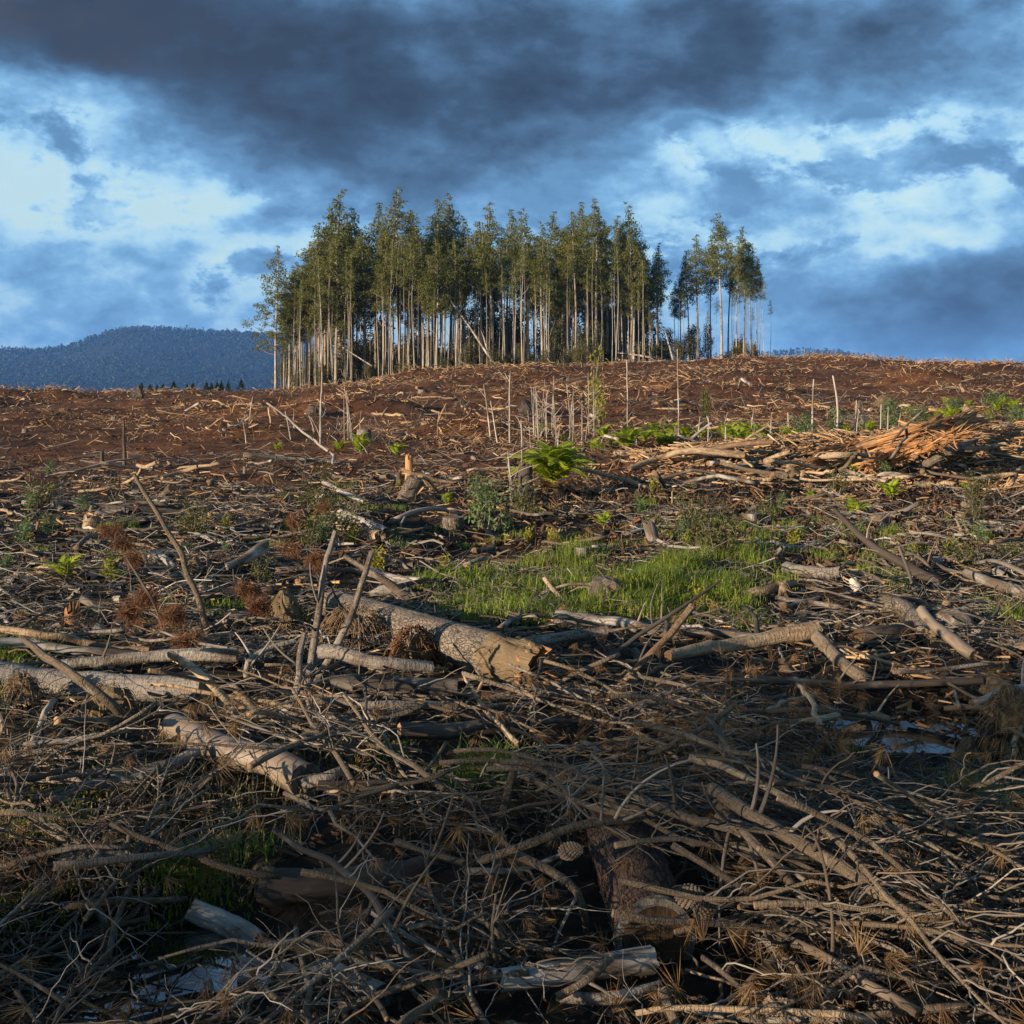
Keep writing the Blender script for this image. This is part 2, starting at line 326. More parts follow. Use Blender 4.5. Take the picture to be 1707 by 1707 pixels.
t.l.new(t.noise(t.new('ShaderNodeNewGeometry').outputs['Position'], 9, 2), bp.inputs['Height']); t.l.new(bp.outputs[0], b.inputs['Normal'])

# ------------------------------------------------------------------ mesh helpers
def mesh(name, V, groups, mats, co=None, tint=None, smooth=True):
    """groups: list of (face index array (n,k), material index)"""
    me = bpy.data.meshes.new(name)
    V = np.asarray(V, np.float32).reshape(-1, 3); groups = [(np.asarray(f, np.int32), i) for f, i in groups if len(f)]
    nl = sum(f.size for f, _ in groups); npoly = sum(len(f) for f, _ in groups)
    me.vertices.add(len(V)); me.vertices.foreach_set('co', V.ravel())
    me.loops.add(nl); me.polygons.add(npoly)
    me.loops.foreach_set('vertex_index', np.concatenate([f.ravel() for f, _ in groups]))
    st = []; tot = []; mi = []; o = 0
    for f, i in groups:
        k = f.shape[1]; st.append(o + np.arange(len(f)) * k); tot.append(np.full(len(f), k)); mi.append(np.full(len(f), i)); o += f.size
    me.polygons.foreach_set('loop_start', np.concatenate(st).astype(np.int32))
    me.polygons.foreach_set('material_index', np.concatenate(mi).astype(np.int32))
    me.polygons.foreach_set('use_smooth', np.full(npoly, smooth))
    for mt in (mats if isinstance(mats, (list, tuple)) else [mats]): me.materials.append(M[mt])
    if co is None: co = V
    a = me.attributes.new('tubeco', 'FLOAT_VECTOR', 'POINT'); a.data.foreach_set('vector', np.asarray(co, np.float32).ravel())
    if tint is None: tint = np.zeros(len(V))
    a = me.attributes.new('tint', 'FLOAT', 'POINT'); a.data.foreach_set('value', np.asarray(tint, np.float32).ravel())
    me.update(calc_edges=True)
    return me
def link(name, me, parent=None, loc=None, rot=None, scale=None):
    o = bpy.data.objects.new(name, me); C.objects.link(o)
    if parent is not None: o.parent = parent
    if loc is not None: o.location = [float(v) for v in loc]
    if rot is not None: o.rotation_euler = [float(v) for v in rot]
    if scale is not None: o.scale = [float(v) for v in (scale if hasattr(scale, '__len__') else (scale,) * 3)]
    return o
def empty(name, loc=(0, 0, 0), rot=(0, 0, 0), scale=1.0):
    o = link(name, None, None, loc, rot, scale); o.empty_display_size = 0.1; return o
def tag(o, label=None, cat=None, group=None, kind=None):
    if label: o['label'] = label
    if cat: o['category'] = cat
    if group: o['group'] = group
    if kind: o['kind'] = kind
    return o
def copy_tree(o, parent=None):
    c = o.copy(); C.objects.link(c); c.parent = parent
    for ch in list(o.children): copy_tree(ch, c)
    return c

def nrm(v): return v / np.maximum(np.linalg.norm(v, axis=-1, keepdims=True), 1e-9)

def tubes(P, R, S=6, rng=RNG, jit=0.0, caps=True, jag=0.0, uneven=None):
    """N tubes at once: P (N,K,3), R (N,K)"""
    P = np.asarray(P, float); R = np.asarray(R, float); N, K, _ = P.shape
    T = nrm(np.gradient(P, axis=1)); ch = nrm(P[:, -1] - P[:, 0])
    ref = nrm(np.cross(ch, rng.normal(size=(N, 3))))[:, None, :]
    B = nrm(np.cross(T, ref)); Nn = np.cross(B, T)
    a = np.linspace(0, 2 * PI, S, endpoint=False)
    RR = R[:, :, None] * (1 + jit * rng.uniform(-1, 1, (N, K, S)))
    if uneven is not None: RR = RR * uneven
    ca, sa = np.cos(a), np.sin(a)
    V = P[:, :, None, :] + RR[..., None] * (ca[:, None] * Nn[:, :, None, :] + sa[:, None] * B[:, :, None, :])
    if jag:
        V[:, 0] -= (jag * rng.uniform(0, 1, (N, S, 1)) * R[:, :1, None]) * T[:, 0][:, None, :]
        V[:, -1] += (jag * rng.uniform(0, 1, (N, S, 1)) * R[:, -1:, None]) * T[:, -1][:, None, :]
    s = np.concatenate([np.zeros((N, 1)), np.cumsum(np.linalg.norm(np.diff(P, axis=1), axis=2), axis=1)], 1)
    off = rng.uniform(0, 50, (N, 1, 1, 3))
    co = np.stack([RR * ca, RR * sa, np.broadcast_to(s[:, :, None], RR.shape)], -1) + off
    tint = np.broadcast_to(rng.random((N, 1, 1)), RR.shape)
    idx = np.arange(N * K * S).reshape(N, K, S); nx = np.roll(idx, -1, axis=2)
    q = np.stack([idx[:, :-1], nx[:, :-1], nx[:, 1:], idx[:, 1:]], -1).reshape(-1, 4)
    V = V.reshape(-1, 3); co = co.reshape(-1, 3); tint = tint.reshape(-1)
    tri = np.zeros((0, 3), int)
    if caps:
        c0 = N * K * S + np.arange(N) * 2; c1 = c0 + 1
        cv = np.empty((N, 2, 3)); cv[:, 0] = P[:, 0] + (0.25 * jag * R[:, 0])[:, None] * T[:, 0]; cv[:, 1] = P[:, -1] - (0.25 * jag * R[:, -1])[:, None] * T[:, -1]
        # end rings of their own keep the rim crisp
        e0 = idx[:, 0]; e1 = idx[:, -1]
        t0 = np.stack([np.broadcast_to(c0[:, None], e0.shape), np.roll(e0, -1, 1), e0], -1).reshape(-1, 3)
        t1 = np.stack([np.broadcast_to(c1[:, None], e1.shape), e1, np.roll(e1, -1, 1)], -1).reshape(-1, 3)
        tri = np.concatenate([t0, t1])
        V = np.concatenate([V, cv.reshape(-1, 3)]); co = np.concatenate([co, np.repeat(off[:, 0, 0], 2, 0)]); tint = np.concatenate([tint, np.repeat(rng.random(N), 2)])
    return V, q, tri, co, tint

def spline(pts, K):
    """smooth curve through points, K samples evenly along it"""
    p = np.asarray(pts, float)
    if len(p) == 2:
        return p[0] + (p[1] - p[0]) * np.linspace(0, 1, K)[:, None]
    pp = np.vstack([2 * p[0] - p[1], p, 2 * p[-1] - p[-2]]); out = []
    for i in range(len(p) - 1):
        a, b_, c, d = pp[i:i + 4]; t = np.linspace(0, 1, 24, endpoint=False)[:, None]
        out.append(0.5 * (2 * b_ + (c - a) * t + (2 * a - 5 * b_ + 4 * c - d) * t * t + (3 * b_ - a - 3 * c + d) * t ** 3))
    out = np.vstack(out + [p[-1:]]); L = np.concatenate([[0], np.cumsum(np.linalg.norm(np.diff(out, axis=0), axis=1))])
    u = np.linspace(0, L[-1], K)
    return np.stack([np.interp(u, L, out[:, i]) for i in range(3)], 1)
def wobble(P, amp, rng, fr=2.2):
    """gentle irregular bending of a polyline: a slow bow and a few angular kinks"""
    K = len(P); t = np.linspace(0, 1, K); d = nrm(P[-1] - P[0])
    a = nrm(np.cross(d, rng.normal(size=3))); b_ = np.cross(d, a); L = np.linalg.norm(P[-1] - P[0])
    def w():
        n = int(rng.integers(3, 6)); kn = np.concatenate([[0], np.sort(rng.uniform(0.1, 0.9, n)), [1]])
        return 0.7 * np.interp(t, kn, rng.normal(0, 1, n + 2)) + 1.1 * rng.normal() * np.sin(PI * t)
    return P + amp * L * (w()[:, None] * a + w()[:, None] * b_)
def merge(parts):
    """join several (V, q, tri, co, tint)"""
    Vs, qs, ts, cs, tt = [], [], [], [], []; o = 0
    for V, q, tr, co, ti in parts:
        Vs.append(V); qs.append(q + o); ts.append(tr + o); cs.append(co); tt.append(ti); o += len(V)
    return np.concatenate(Vs), np.concatenate(qs), np.concatenate(ts), np.concatenate(cs), np.concatenate(tt)
def tube_mesh(name, parts, mats, smooth=True):
    V, q, tr, co, ti = parts if isinstance(parts, tuple) else merge(parts)
    return mesh(name, V, [(q, 0), (tr, 1 if isinstance(mats, (list, tuple)) and len(mats) > 1 else 0)], mats, co, ti, smooth)

def rot_to(d):
    """matrix rows whose z axis is d"""
    d = nrm(np.asarray(d, float)); a = nrm(np.cross(d, [0.3, 0.1, 1.0] if abs(d[2]) < 0.95 else [1, 0, 0])); return a, np.cross(d, a), d

def rhombi(P, D, W, tint=None):
    """leaf-like rhombus faces: base P, long axis D, half width vector W"""
    N = len(P); V = np.stack([P, P + 0.45 * D + W, P + D, P + 0.45 * D - W], 1).reshape(-1, 3)
    f = np.arange(4 * N).reshape(N, 4)
    ti = np.repeat(RNG.random(N) if tint is None else tint, 4)
    return V, f, ti
def rand_dir(n, rng): return nrm(rng.normal(size=(n, 3)))

# ------------------------------------------------------------------ labels by neighbouring landmark
LM = [(920, 790, 'the big bright fern'), (725, 1060, 'the thick scaly log'), (890, 1120, 'the rotten log end'), (1090, 1530, 'the sawn pine log'), (1160, 1505, 'the pair of pine cones'), (1530, 1230, 'the blue puddle'), (280, 1590, 'the small dull puddle'),
      (170, 1140, 'the smooth grey log'), (400, 1255, 'the glossy smooth-barked log'), (845, 1325, 'the stubby upright stick'), (535, 1030, 'the two leaning grey branches'), (290, 930, 'the tall leaning branch'), (1470, 910, 'the dark forked branch'), (1315, 946, 'the small sawn log'),
      (1590, 1045, 'the white-blue block'), (1040, 980, 'the green grass patch'), (1250, 865, 'the white-sided stump'), (690, 815, 'the leaning cut stump'), (607, 730, 'the grey sawn stump'), (605, 870, 'the white peeled log'), (806, 870, 'the pale upright weed'), (975, 925, 'the squarish pale stump'),
      (1500, 735, 'the orange slab'), (1180, 755, 'the pale forked limb'), (205, 740, 'the dark snag pole'), (205, 805, 'the left brush heap'), (110, 950, 'the yellow-green fern'), (1690, 1210, 'the tall root clump'), (1400, 1440, 'the long pine limb'), (320, 1420, 'the mossy tussock'),
      (780, 1290, 'the two reed tufts'), (800, 1215, 'the straight dark log'), (1240, 1075, 'the tan knobbly pole'), (980, 1630, 'the peeled dark log'), (470, 1615, 'the long pale pole'), (580, 1460, 'the half-buried log'), (1460, 835, 'the bright fern pair'), (535, 660, 'the tallest left sapling'),
      (1130, 660, 'the tallest bare pole'), (1355, 690, 'the straight white pole'), (1390, 690, 'the curved white pole'), (1203, 605, 'the right-hand tree clump'), (480, 655, 'the left end of the stand'), (940, 700, 'the dead sapling thicket'), (1050, 1335, 'the thickest pile branch'), (1640, 690, 'the pale cut log on the bank'),
      (1625, 1265, 'the tan puddle rock'), (225, 1000, 'the rusty needle clusters'), (150, 880, 'the split tan stump'), (1096, 890, 'the grey split stump'), (1462, 870, 'the pale-capped low stump'), (100, 1300, 'the grey pole at the left edge'), (600, 1520, 'the long dark running branch'), (1440, 1130, 'the dark pole before the puddle'), (1660, 970, 'the pale birch-like log'), (370, 1545, 'the split weathered chunk'), (1295, 1680, 'the bottom pine cone'), (880, 690, 'the dark root clump on the slope')]
USED = set()
def autol(px, row, desc):
    c = sorted(LM, key=lambda m: math.hypot(m[0] - px, 1.5 * (m[1] - row)))[:5]; lab = None
    for adv in ('', 'just ', 'slightly ', 'well '):
        for (mx, my, nm) in c:
            dx, dy = px - mx, (row - my) * 1.5; dist = math.hypot(dx, dy); k = math.hypot(45, 0) * max(.5, (row - 560) / 500)
            if adv == 'just ' and dist > 1.6 * k or adv == 'slightly ' and not (0.8 * k < dist < 3.2 * k) or adv == 'well ' and dist < 2.5 * k: continue
            if abs(dx) > 2.2 * abs(dy): rel = 'left of' if dx < 0 else 'right of'
            elif abs(dy) > 2.2 * abs(dx): rel = 'in front of' if dy > 0 else 'behind'
            else: rel = ('in front and ' if dy > 0 else 'behind and ') + ('left of' if dx < 0 else 'right of')
            lab = '%s %s%s %s' % (desc, adv, rel, nm)
            if len(lab.split()) <= 16 and lab not in USED: USED.add(lab); return lab
    return '%s among the others near %s' % (desc, c[0][2])
ORD = 'first second third fourth fifth sixth seventh eighth ninth tenth eleventh twelfth thirteenth fourteenth fifteenth sixteenth seventeenth eighteenth nineteenth twentieth'.split()

# ------------------------------------------------------------------ ground, pools
def build_ground():
    u = np.linspace(-1, 1, 430)
    ys = np.concatenate([np.linspace(-90, -2, 16), np.linspace(0, 2.4, 6), 2.6 * np.exp(np.linspace(0, math.log(150 / 2.6), 265)), 150 * np.exp(np.linspace(0.06, math.log(6000 / 150), 40))])
    half = 90 + 0.95 * np.abs(ys)
    X = half[:, None] * (0.06 * u + 0.94 * u ** 5)[None]; Y = np.broadcast_to(ys[:, None], X.shape)
    Z = H(X, Y)
    n, k = X.shape; idx = np.arange(n * k).reshape(n, k)
    q = np.stack([idx[:-1, :-1], idx[:-1, 1:], idx[1:, 1:], idx[1:, :-1]], -1).reshape(-1, 4)
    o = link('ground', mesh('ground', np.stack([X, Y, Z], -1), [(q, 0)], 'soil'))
    tag(o, 'churned brown soil of the cleared field', 'ground', kind='structure')
build_ground()
for i, (a, b_, sx, sy, lv) in enumerate(POOLS):
    n = 48; th = np.linspace(0, 2 * PI, n, endpoint=False); k = 1.35 + 0.12 * np.sin(3 * th + i) + 0.08 * np.sin(5 * th)
    V = np.stack([a + sx * k * np.cos(th), b_ + sy * k * np.sin(th), np.full(n, lv)], 1)
    V = np.vstack([V, [[a, b_, lv]]]); tr = np.array([[n, j, (j + 1) % n] for j in range(n)])
    o = link('puddle_water', mesh('puddle_water', V, [(tr, 0)], 'water', smooth=False))
    tag(o, ['blue sky-reflecting puddle among branches by the root clump', 'small dull puddle in the dark brush at lower left'][i], 'puddle', kind='structure')

# ------------------------------------------------------------------ far hills with forest
def build_hills():
    pxs = [-500, -200, 0, 60, 110, 150, 190, 220, 270, 330, 400, 460, 600, 760, 900, 1100, 1250, 1340, 1400, 1450, 1520, 1700, 2300]
    rows = [600, 592, 589, 588, 583, 569, 557, 552, 552, 557, 560, 562, 575, 596, 604, 602, 592, 587, 590, 599, 610, 622, 625]
    az = np.linspace(-900, 2600, 240); dist = np.linspace(2300, 4200, 40)
    A_, D_ = np.meshgrid(az, dist)
    def hz(pa, dd):
        top = (HOR - np.interp(pa, pxs, rows)) / F * 3500 + ZC - 10
        t = sstep(2300, 3500, dd); b_ = 1 - sstep(3500, 4300, dd) * 0.6
        x = (pa - CX) / F * dd
        return -44 + (top + 44) * t * b_ + 16 * fbm(x, dd, 420, 3, 4) * t * (1 - t * .75)
    Xw = (A_ - CX) / F * D_; Z = hz(A_, D_)
    n, k = Xw.shape; idx = np.arange(n * k).reshape(n, k)
    q = np.stack([idx[:-1, :-1], idx[:-1, 1:], idx[1:, 1:], idx[1:, :-1]], -1).reshape(-1, 4)
    o = link('hill', mesh('hill', np.stack([Xw, D_, Z], -1), [(q, 0)], 'forest')); tag(o, 'long forested hill rising behind the clearing', 'hill', kind='structure')
    rng = np.random.default_rng(5)
    N = 7500; pa = np.where(rng.random(N) < .72, rng.uniform(-250, 520, N), rng.uniform(520, 1650, N)); dd = np.where(rng.random(N) < 0.22, rng.uniform(3350, 3650, N), rng.uniform(2350, 3650, N))
    x = (pa - CX) / F * dd; z = hz(pa, dd); h = rng.uniform(13, 27, N) * np.where(rng.random(N) < 0.06, 1.25, 1)
    nl = 13
    cl = np.repeat(np.stack([x, dd, z], 1), nl, 0); hh = np.repeat(h, nl)
    tt = rng.random(N * nl) ** 0.8; rad = hh * 0.21 * (1.05 - 0.8 * tt ** 2); th = rng.uniform(0, 2 * PI, N * nl)
    P = cl + np.stack([rad * np.cos(th) * rng.uniform(0.2, 1, N * nl), rad * np.sin(th), hh * (0.22 + 0.78 * tt)], 1)
    D = np.stack([rng.normal(0, 0.6, N * nl), rng.normal(0, 0.4, N * nl), rng.uniform(-1.3, -0.4, N * nl)], 1) * (hh * 0.17)[:, None]
    W = nrm(np.cross(D, rand_dir(N * nl, rng))) * (hh * 0.085)[:, None]
    V, f, ti = rhombi(P, D, W, np.repeat(np.clip(.45 + .5 * fbm(x, dd, 260, 2, 8) + rng.normal(0, .16, N), 0, .97), nl) + rng.uniform(-.02, 0.02, N * nl))
    o = link('forest', mesh('forest', V, [(f, 0)], 'forest', tint=ti, smooth=False)); tag(o, 'blue-green forest covering the distant hill', 'forest', kind='stuff')
build_hills()

# ------------------------------------------------------------------ gum trees
def make_gum(seed, h=20.0, cb=0.48, cr=1.9, nclump=34, nleaf=95, bare=0, lean=0.0, rad=0.15, side=None):
    rng = np.random.default_rng(seed)
    K = 14; t = np.linspace(0, 1, K)
    P = np.stack([lean * h * t + 0.010 * h * np.sin(t * 5 + rng.uniform(0, 6)) * t, 0.010 * h * np.sin(t * 4 + rng.uniform(0, 6)) * t, h * t - 0.3 * (1 - t)], 1)
    R = 0.92 * rad * (1.08 - t) ** 0.8 * (1 + 0.5 * np.exp(-t * 30)); R = np.maximum(R, 0.02)
    parts = [tubes(P[None], R[None], 8, rng, 0.04)]
    cen = []; crad = []
    lp, lr = [], []
    for i in range(nclump):
        u = (i + rng.random()) / nclump
        tt = cb - 0.05 + (0.99 - cb) * u
        rel = (tt - cb) / (1 - cb); prof = max(0.10, (1.0 - rel) ** 0.75 * min(1, 0.55 + 2.0 * max(rel, 0)))
        L = cr * prof * rng.uniform(0.45, 1.15); a = i * 2.399 + rng.uniform(-0.5, 0.5)
        if side is not None and math.cos(a - side) > 0.3: L *= 1.5
        p0 = np.array([np.interp(tt - 0.05, t, P[:, j]) for j in range(3)])
        up = L * rng.uniform(0.5, 1.0)
        p1 = p0 + np.array([L * math.cos(a), L * math.sin(a), up])
        mid = 0.5 * (p0 + p1) + np.array([0, 0, -0.10 * L])
        lp.append(spline([p0, mid, p1], 5)); lr.append(np.linspace(0.045 * rad / 0.15, 0.014, 5))
        cen.append(p1); crad.append(rng.uniform(0.45, 0.85) * (0.75 + 0.35 * prof))
        if L > 1.1:
            cen.append(0.45 * p0 + 0.55 * p1 + rng.normal(0, 0.2, 3)); crad.append(rng.uniform(0.3, 0.55))
    for i in range(bare):                      # dead pale limbs below the crown
        tt = rng.uniform(cb - 0.25, cb + 0.05); a = rng.uniform(0, 6.28); L = rng.uniform(0.5, 1.7)
        p0 = np.array([np.interp(tt, t, P[:, j]) for j in range(3)])
        lp.append(spline([p0, p0 + np.array([0.45 * L * math.cos(a), 0.45 * L * math.sin(a), 0.55 * L]), p0 + np.array([0.7 * L * math.cos(a), 0.7 * L * math.sin(a), 1.4 * L])], 5)); lr.append(np.linspace(0.035, 0.010, 5))
    limbs = tube_mesh('limbs', tubes(np.array(lp), np.array(lr), 4, rng), 'trunk')
    top = P[-1]
    for j in range(5): cen.append(top + np.array([rng.normal(0, 0.12), rng.normal(0, 0.12), -0.45 * j + 0.15])); crad.append(0.22 + 0.07 * j)
    trunk = tube_mesh('trunk', parts, 'trunk')
    cen = np.array(cen); crad = np.array(crad); n = len(cen)
    cnt = np.maximum(20, (nleaf * (crad / 0.5) ** 1.7).astype(int)); own = np.repeat(np.arange(n), cnt); m_ = len(own)
    dirs = rand_dir(m_, rng) * (rng.random(m_) ** 0.45)[:, None]
    P0 = cen[own] + dirs * crad[own][:, None] * np.array([1, 1, 0.95])
    D = nrm(np.stack([rng.normal(0, 0.55, m_), rng.normal(0, 0.55, m_), -np.abs(rng.normal(0.8, 0.5, m_))], 1)) * rng.uniform(0.16, 0.32, m_)[:, None]
    W = nrm(np.cross(D, rand_dir(m_, rng))) * rng.uniform(0.03, 0.065, m_)[:, None]
    V, f, ti = rhombi(P0, D, W, rng.random(n)[own] * 0.5 + rng.random(m_) * 0.35)
    crown = mesh('crown', V, [(f, 0)], 'leaf', tint=ti, smooth=False)
    return trunk, limbs, crown, h
GUMS = [make_gum(100 + i, 20, cb, cr, nc, 78, ba, le, ra) for i, (cb, cr, nc, ba, le, ra) in enumerate([
    (0.58, 1.8, 30, 1, 0.0, 0.15), (0.50, 2.2, 38, 2, 0.01, 0.17), (0.64, 1.5, 26, 1, -0.012, 0.13), (0.54, 2.0, 34, 4, 0.0, 0.16),
    (0.68, 1.4, 24, 5, 0.018, 0.13), (0.48, 2.3, 42, 1, 0.0, 0.17), (0.60, 1.8, 30, 2, -0.018, 0.14), (0.70, 1.4, 22, 3, 0.005, 0.12),
    (0.53, 2.6, 40, 3, -0.01, 0.18), (0.62, 1.7, 27, 6, 0.012, 0.15)])]
GUMS.append(make_gum(140, 20, 0.34, 2.2, 40, 70, 4, 0.0, 0.14, side=PI))     # 10: branches reach out to one side
GUMS.append(make_gum(141, 20, 0.80, 1.0, 9, 55, 7, 0.0, 0.12))               # 11: almost bare, forked dead limbs
GUMS.append(make_gum(142, 20, 0.86, 0.6, 6, 40, 1, 0.012, 0.075))            # 12: thin whip with a tuft
GUMS.append(make_gum(143, 20, 0.88, 0.5, 5, 30, 0, -0.014, 0.065))           # 13
TREES = 0
def gum(px, toprow, y, var, label, group=None, wide=1.0, rotz=None, dx=0):
    x = (px - CX) / F * y; z0 = Hs(x, y); h = ZC + (HOR - toprow) / F * y - z0
    tr, lm_, cr, hh = GUMS[var]; s = h / hh
    o = empty('eucalyptus_tree', (x, y, z0), (0, 0, RNG.uniform(0, 6.28) if rotz is None else rotz), (1.34 * wide * s, 1.34 * wide * s, s))
    k_ = link('trunk', tr, o); link('limbs', lm_, k_)['kind'] = 'stuff'; link('crown', cr, o)
    return tag(o, label, 'tree', group)
gum(460, 412, 119, 10, 'small eucalyptus at the far left edge of the stand, limbs reaching left', wide=1.05, rotz=0.0)
for (px, row, y, v, w, lab) in [
    (568, 320, 127, 1, 1.25, 'tall broad eucalyptus forming the first high peak at the left of the stand'),
    (665, 317, 128, 3, 1.15, 'tallest pointed eucalyptus left of the middle of the stand'),
    (627, 340, 131, 2, 1.05, 'narrow pointed eucalyptus between the two highest peaks of the stand'),
    (750, 325, 134, 4, 0.95, 'slim high eucalyptus spire just left of the stand centre'),
    (820, 340, 128, 9, 1.15, 'eucalyptus with a rounded double top at the middle of the stand'),
    (995, 332, 124, 8, 1.0, 'large dark eucalyptus with a straight brown trunk right of the stand centre'),
    (1056, 340, 127, 6, 0.95, 'tall open eucalyptus near the right end of the dense stand'),
    (1096, 407, 128, 0, 0.95, 'short conical eucalyptus ending the dense stand on its right'),
    (858, 428, 117, 11, 1.0, 'bare-limbed pale eucalyptus with forked dead branches before the stand'),
    (960, 356, 120, 7, 1.2, 'eucalyptus with a long clean pale trunk in front of the dark middle'),
    (1203, 357, 122, 4, 1.15, 'tallest eucalyptus of the separate right-hand clump'),
    (1240, 380, 126, 7, 1.1, 'bushy-topped eucalyptus right of the tallest one in the separate clump'),
    (1163, 393, 126, 9, 1.15, 'broad flat-topped eucalyptus at the left of the separate clump')]:
    gum(px, row, y, v, lab, wide=w)
GI = 'eucalyptus mostly hidden behind the front trees of the dense stand'
TL = [(460, 412, 'the leftmost small tree'), (568, 320, 'the first high peak'), (665, 317, 'the tallest pointed tree'), (750, 325, 'the slim spire left of centre'), (820, 340, 'the rounded double top at centre'), (995, 332, 'the large dark tree right of centre'), (960, 356, 'the long clean pale trunk'), (1056, 340, 'the tall open tree near the right end'), (1096, 407, 'the short conical tree at the right end'), (858, 428, 'the bare-limbed tree')]
for (px, row, y, v, w) in [(474, 470, 120, 3, .9), (482, 440, 121, 6, .95), (492, 455, 122, 5, 1.1), (510, 430, 121, 1, 1.1), (532, 372, 126, 1, 1.2), (548, 352, 130, 0, 1.1), (588, 350, 128, 5, 1.1), (607, 385, 122, 8, 1.0),
    (645, 368, 126, 0, 1.1), (686, 352, 130, 5, 1.0), (702, 366, 126, 6, 1.1), (722, 372, 130, 3, 1.0), (735, 336, 133, 7, 1.1), (772, 362, 132, 0, 1.05), (790, 372, 128, 4, 1.1),
    (845, 352, 132, 2, 1.1), (880, 350, 124, 9, 1.1), (902, 372, 130, 0, 1.0), (925, 355, 130, 7, 1.2), (943, 384, 134, 1, 1.0), (975, 340, 130, 2, 1.0), (1012, 372, 132, 3, 1.0), (1030, 362, 130, 7, 1.1),
    (1042, 394, 134, 5, 0.9), (1072, 400, 130, 6, 1.0), (560, 400, 120, 5, 1.15), (527, 420, 120, 8, 0.95), (640, 420, 118, 6, 1.1), (680, 408, 119, 4, 1.2), (728, 398, 117, 3, 1.0), (715, 430, 118, 2, 1.0), (762, 402, 121, 9, 1.1), (803, 392, 120, 7, 1.2)]:
    c = min(TL, key=lambda m: abs(m[0] - px) + .3 * abs(m[1] - row)); lb = '%s eucalyptus crown %s %s %s' % ('tall' if row < 362 else 'middle-height' if row < 395 else 'low', 'close' if abs(px - c[0]) < 14 else 'farther', 'left of' if px < c[0] else 'right of', c[2])
    while lb in USED: lb = lb.replace('eucalyptus', 'leafy eucalyptus') if 'leafy eucalyptus' not in lb else lb.replace('leafy', 'dense leafy')
    USED.add(lb); gum(px, row, y, v, lb, 'eucalypts of the dense stand', w)
env = lambda p: np.interp(p, [470, 500, 530, 570, 620, 680, 760, 900, 1000, 1060, 1100], [470, 440, 395, 365, 375, 375, 375, 380, 375, 390, 430])
for i in range(64):
    px = RNG.uniform(480, 1105); y = RNG.uniform(121, 150)
    gum(px, env(px) + RNG.uniform(-8, 75), y, int(RNG.integers(0, 10)), GI, 'eucalypts of the dense stand', RNG.uniform(0.75, 1.1))
for i in range(165):
    px = RNG.uniform(468, 1105); y = RNG.uniform(114, 122) if i % 2 else RNG.uniform(116, 138)
    gum(px, env(px) + RNG.uniform(15, 130), y, int(RNG.integers(12, 14)), 'thin pale bare-stemmed eucalyptus pole among the larger trunks of the stand', 'thin poles of the dense stand', RNG.uniform(0.8, 1.35))
for (px, row, y, v, w) in [(1148, 420, 130, 2, 1.0), (1185, 408, 130, 7, 1.1), (1214, 402, 131, 4, 1.0), (1228, 408, 128, 2, 0.9), (1252, 412, 126, 4, 1.0), (1262, 430, 129, 7, 1.0), (1274, 470, 124, 13, 1.2), (1135, 455, 132, 0, 0.85), (1126, 470, 130, 4, 0.8)]:
    gum(px, row, y, v, 'slender eucalyptus of the separate right-hand clump', 'eucalypts of the right clump', w)
for i in range(12):
    px = RNG.uniform(1118, 1285)
    gum(px, RNG.uniform(440, 540), RNG.uniform(122, 132), int(RNG.integers(12, 14)), 'thin bare pole standing in the separate right-hand clump', 'thin poles of the right clump', RNG.uniform(0.8, 1.2))
# tree added out of view at left to throw broken shade on near brush
_su = nrm(np.array([sdir.x, sdir.y])); _sp = np.array([-_su[1], _su[0]])
for ti_, (ax_, ay_, D_, h, v) in enumerate([(-1.7, 3.4, 74, 17.5, 7)]):
    x, y = np.array([ax_, ay_]) + _su * D_; tr, lm_, cr, hh = GUMS[v]; sc_ = h / hh
    o = empty('eucalyptus_tree', (x, y, Hs(x, y)), (0, 0, x), (1.2 * sc_, 1.2 * sc_, sc_)); k_ = link('trunk', tr, o); link('limbs', lm_, k_)['kind'] = 'stuff'; link('crown', cr, o)
    tag(o, 'unseen eucalyptus added beyond the left edge to shade the near brush', 'tree', 'added shade trees')

def make_shrub(seed, h, r, n, matname, leaf=0.2, dens=1.0):
    rng = np.random.default_rng(seed); ns = 7
    P = []; cen = []
    for i in range(ns):
        a = rng.uniform(0, 6.28); e = np.array([r * 0.7 * math.cos(a) * rng.random(), r * 0.7 * math.sin(a) * rng.random(), h * rng.uniform(0.6, 1.0)])
        c = spline([np.array([0.05 * math.cos(a), 0.05 * math.sin(a), -0.1]), 0.5 * e + rng.normal(0, 0.08 * h, 3) * np.array([1, 1, 0]), e], 6); P.append(c)
        for u in rng.uniform(0.3, 1, 4): cen.append(np.array([np.interp(u, np.linspace(0, 1, 6), c[:, j]) for j in range(3)]))
    st = tube_mesh('stem', tubes(np.array(P), np.tile(np.linspace(0.03, 0.008, 6) * h / 2.5, (ns, 1)), 4, rng), 'twig')
    cen = np.array(cen); own = rng.integers(0, len(cen), n)
    P0 = cen[own] + rand_dir(n, rng) * (rng.random(n) ** 0.5)[:, None] * r * 0.42
    P0[:, 2] = np.maximum(P0[:, 2], 0.05)
    D = nrm(rng.normal(0, 0.6, (n, 3)) + np.array([0, 0, 0.2])) * rng.uniform(0.6, 1.2, n)[:, None] * leaf
    W = nrm(np.cross(D, rand_dir(n, rng))) * leaf * rng.uniform(0.14, 0.26, n)[:, None]
    V, f, ti = rhombi(P0, D, W, rng.random(len(cen))[own] * 0.5 + rng.random(n) * 0.4)
    return st, mesh('foliage', V, [(f, 0)], matname, tint=ti, smooth=False)
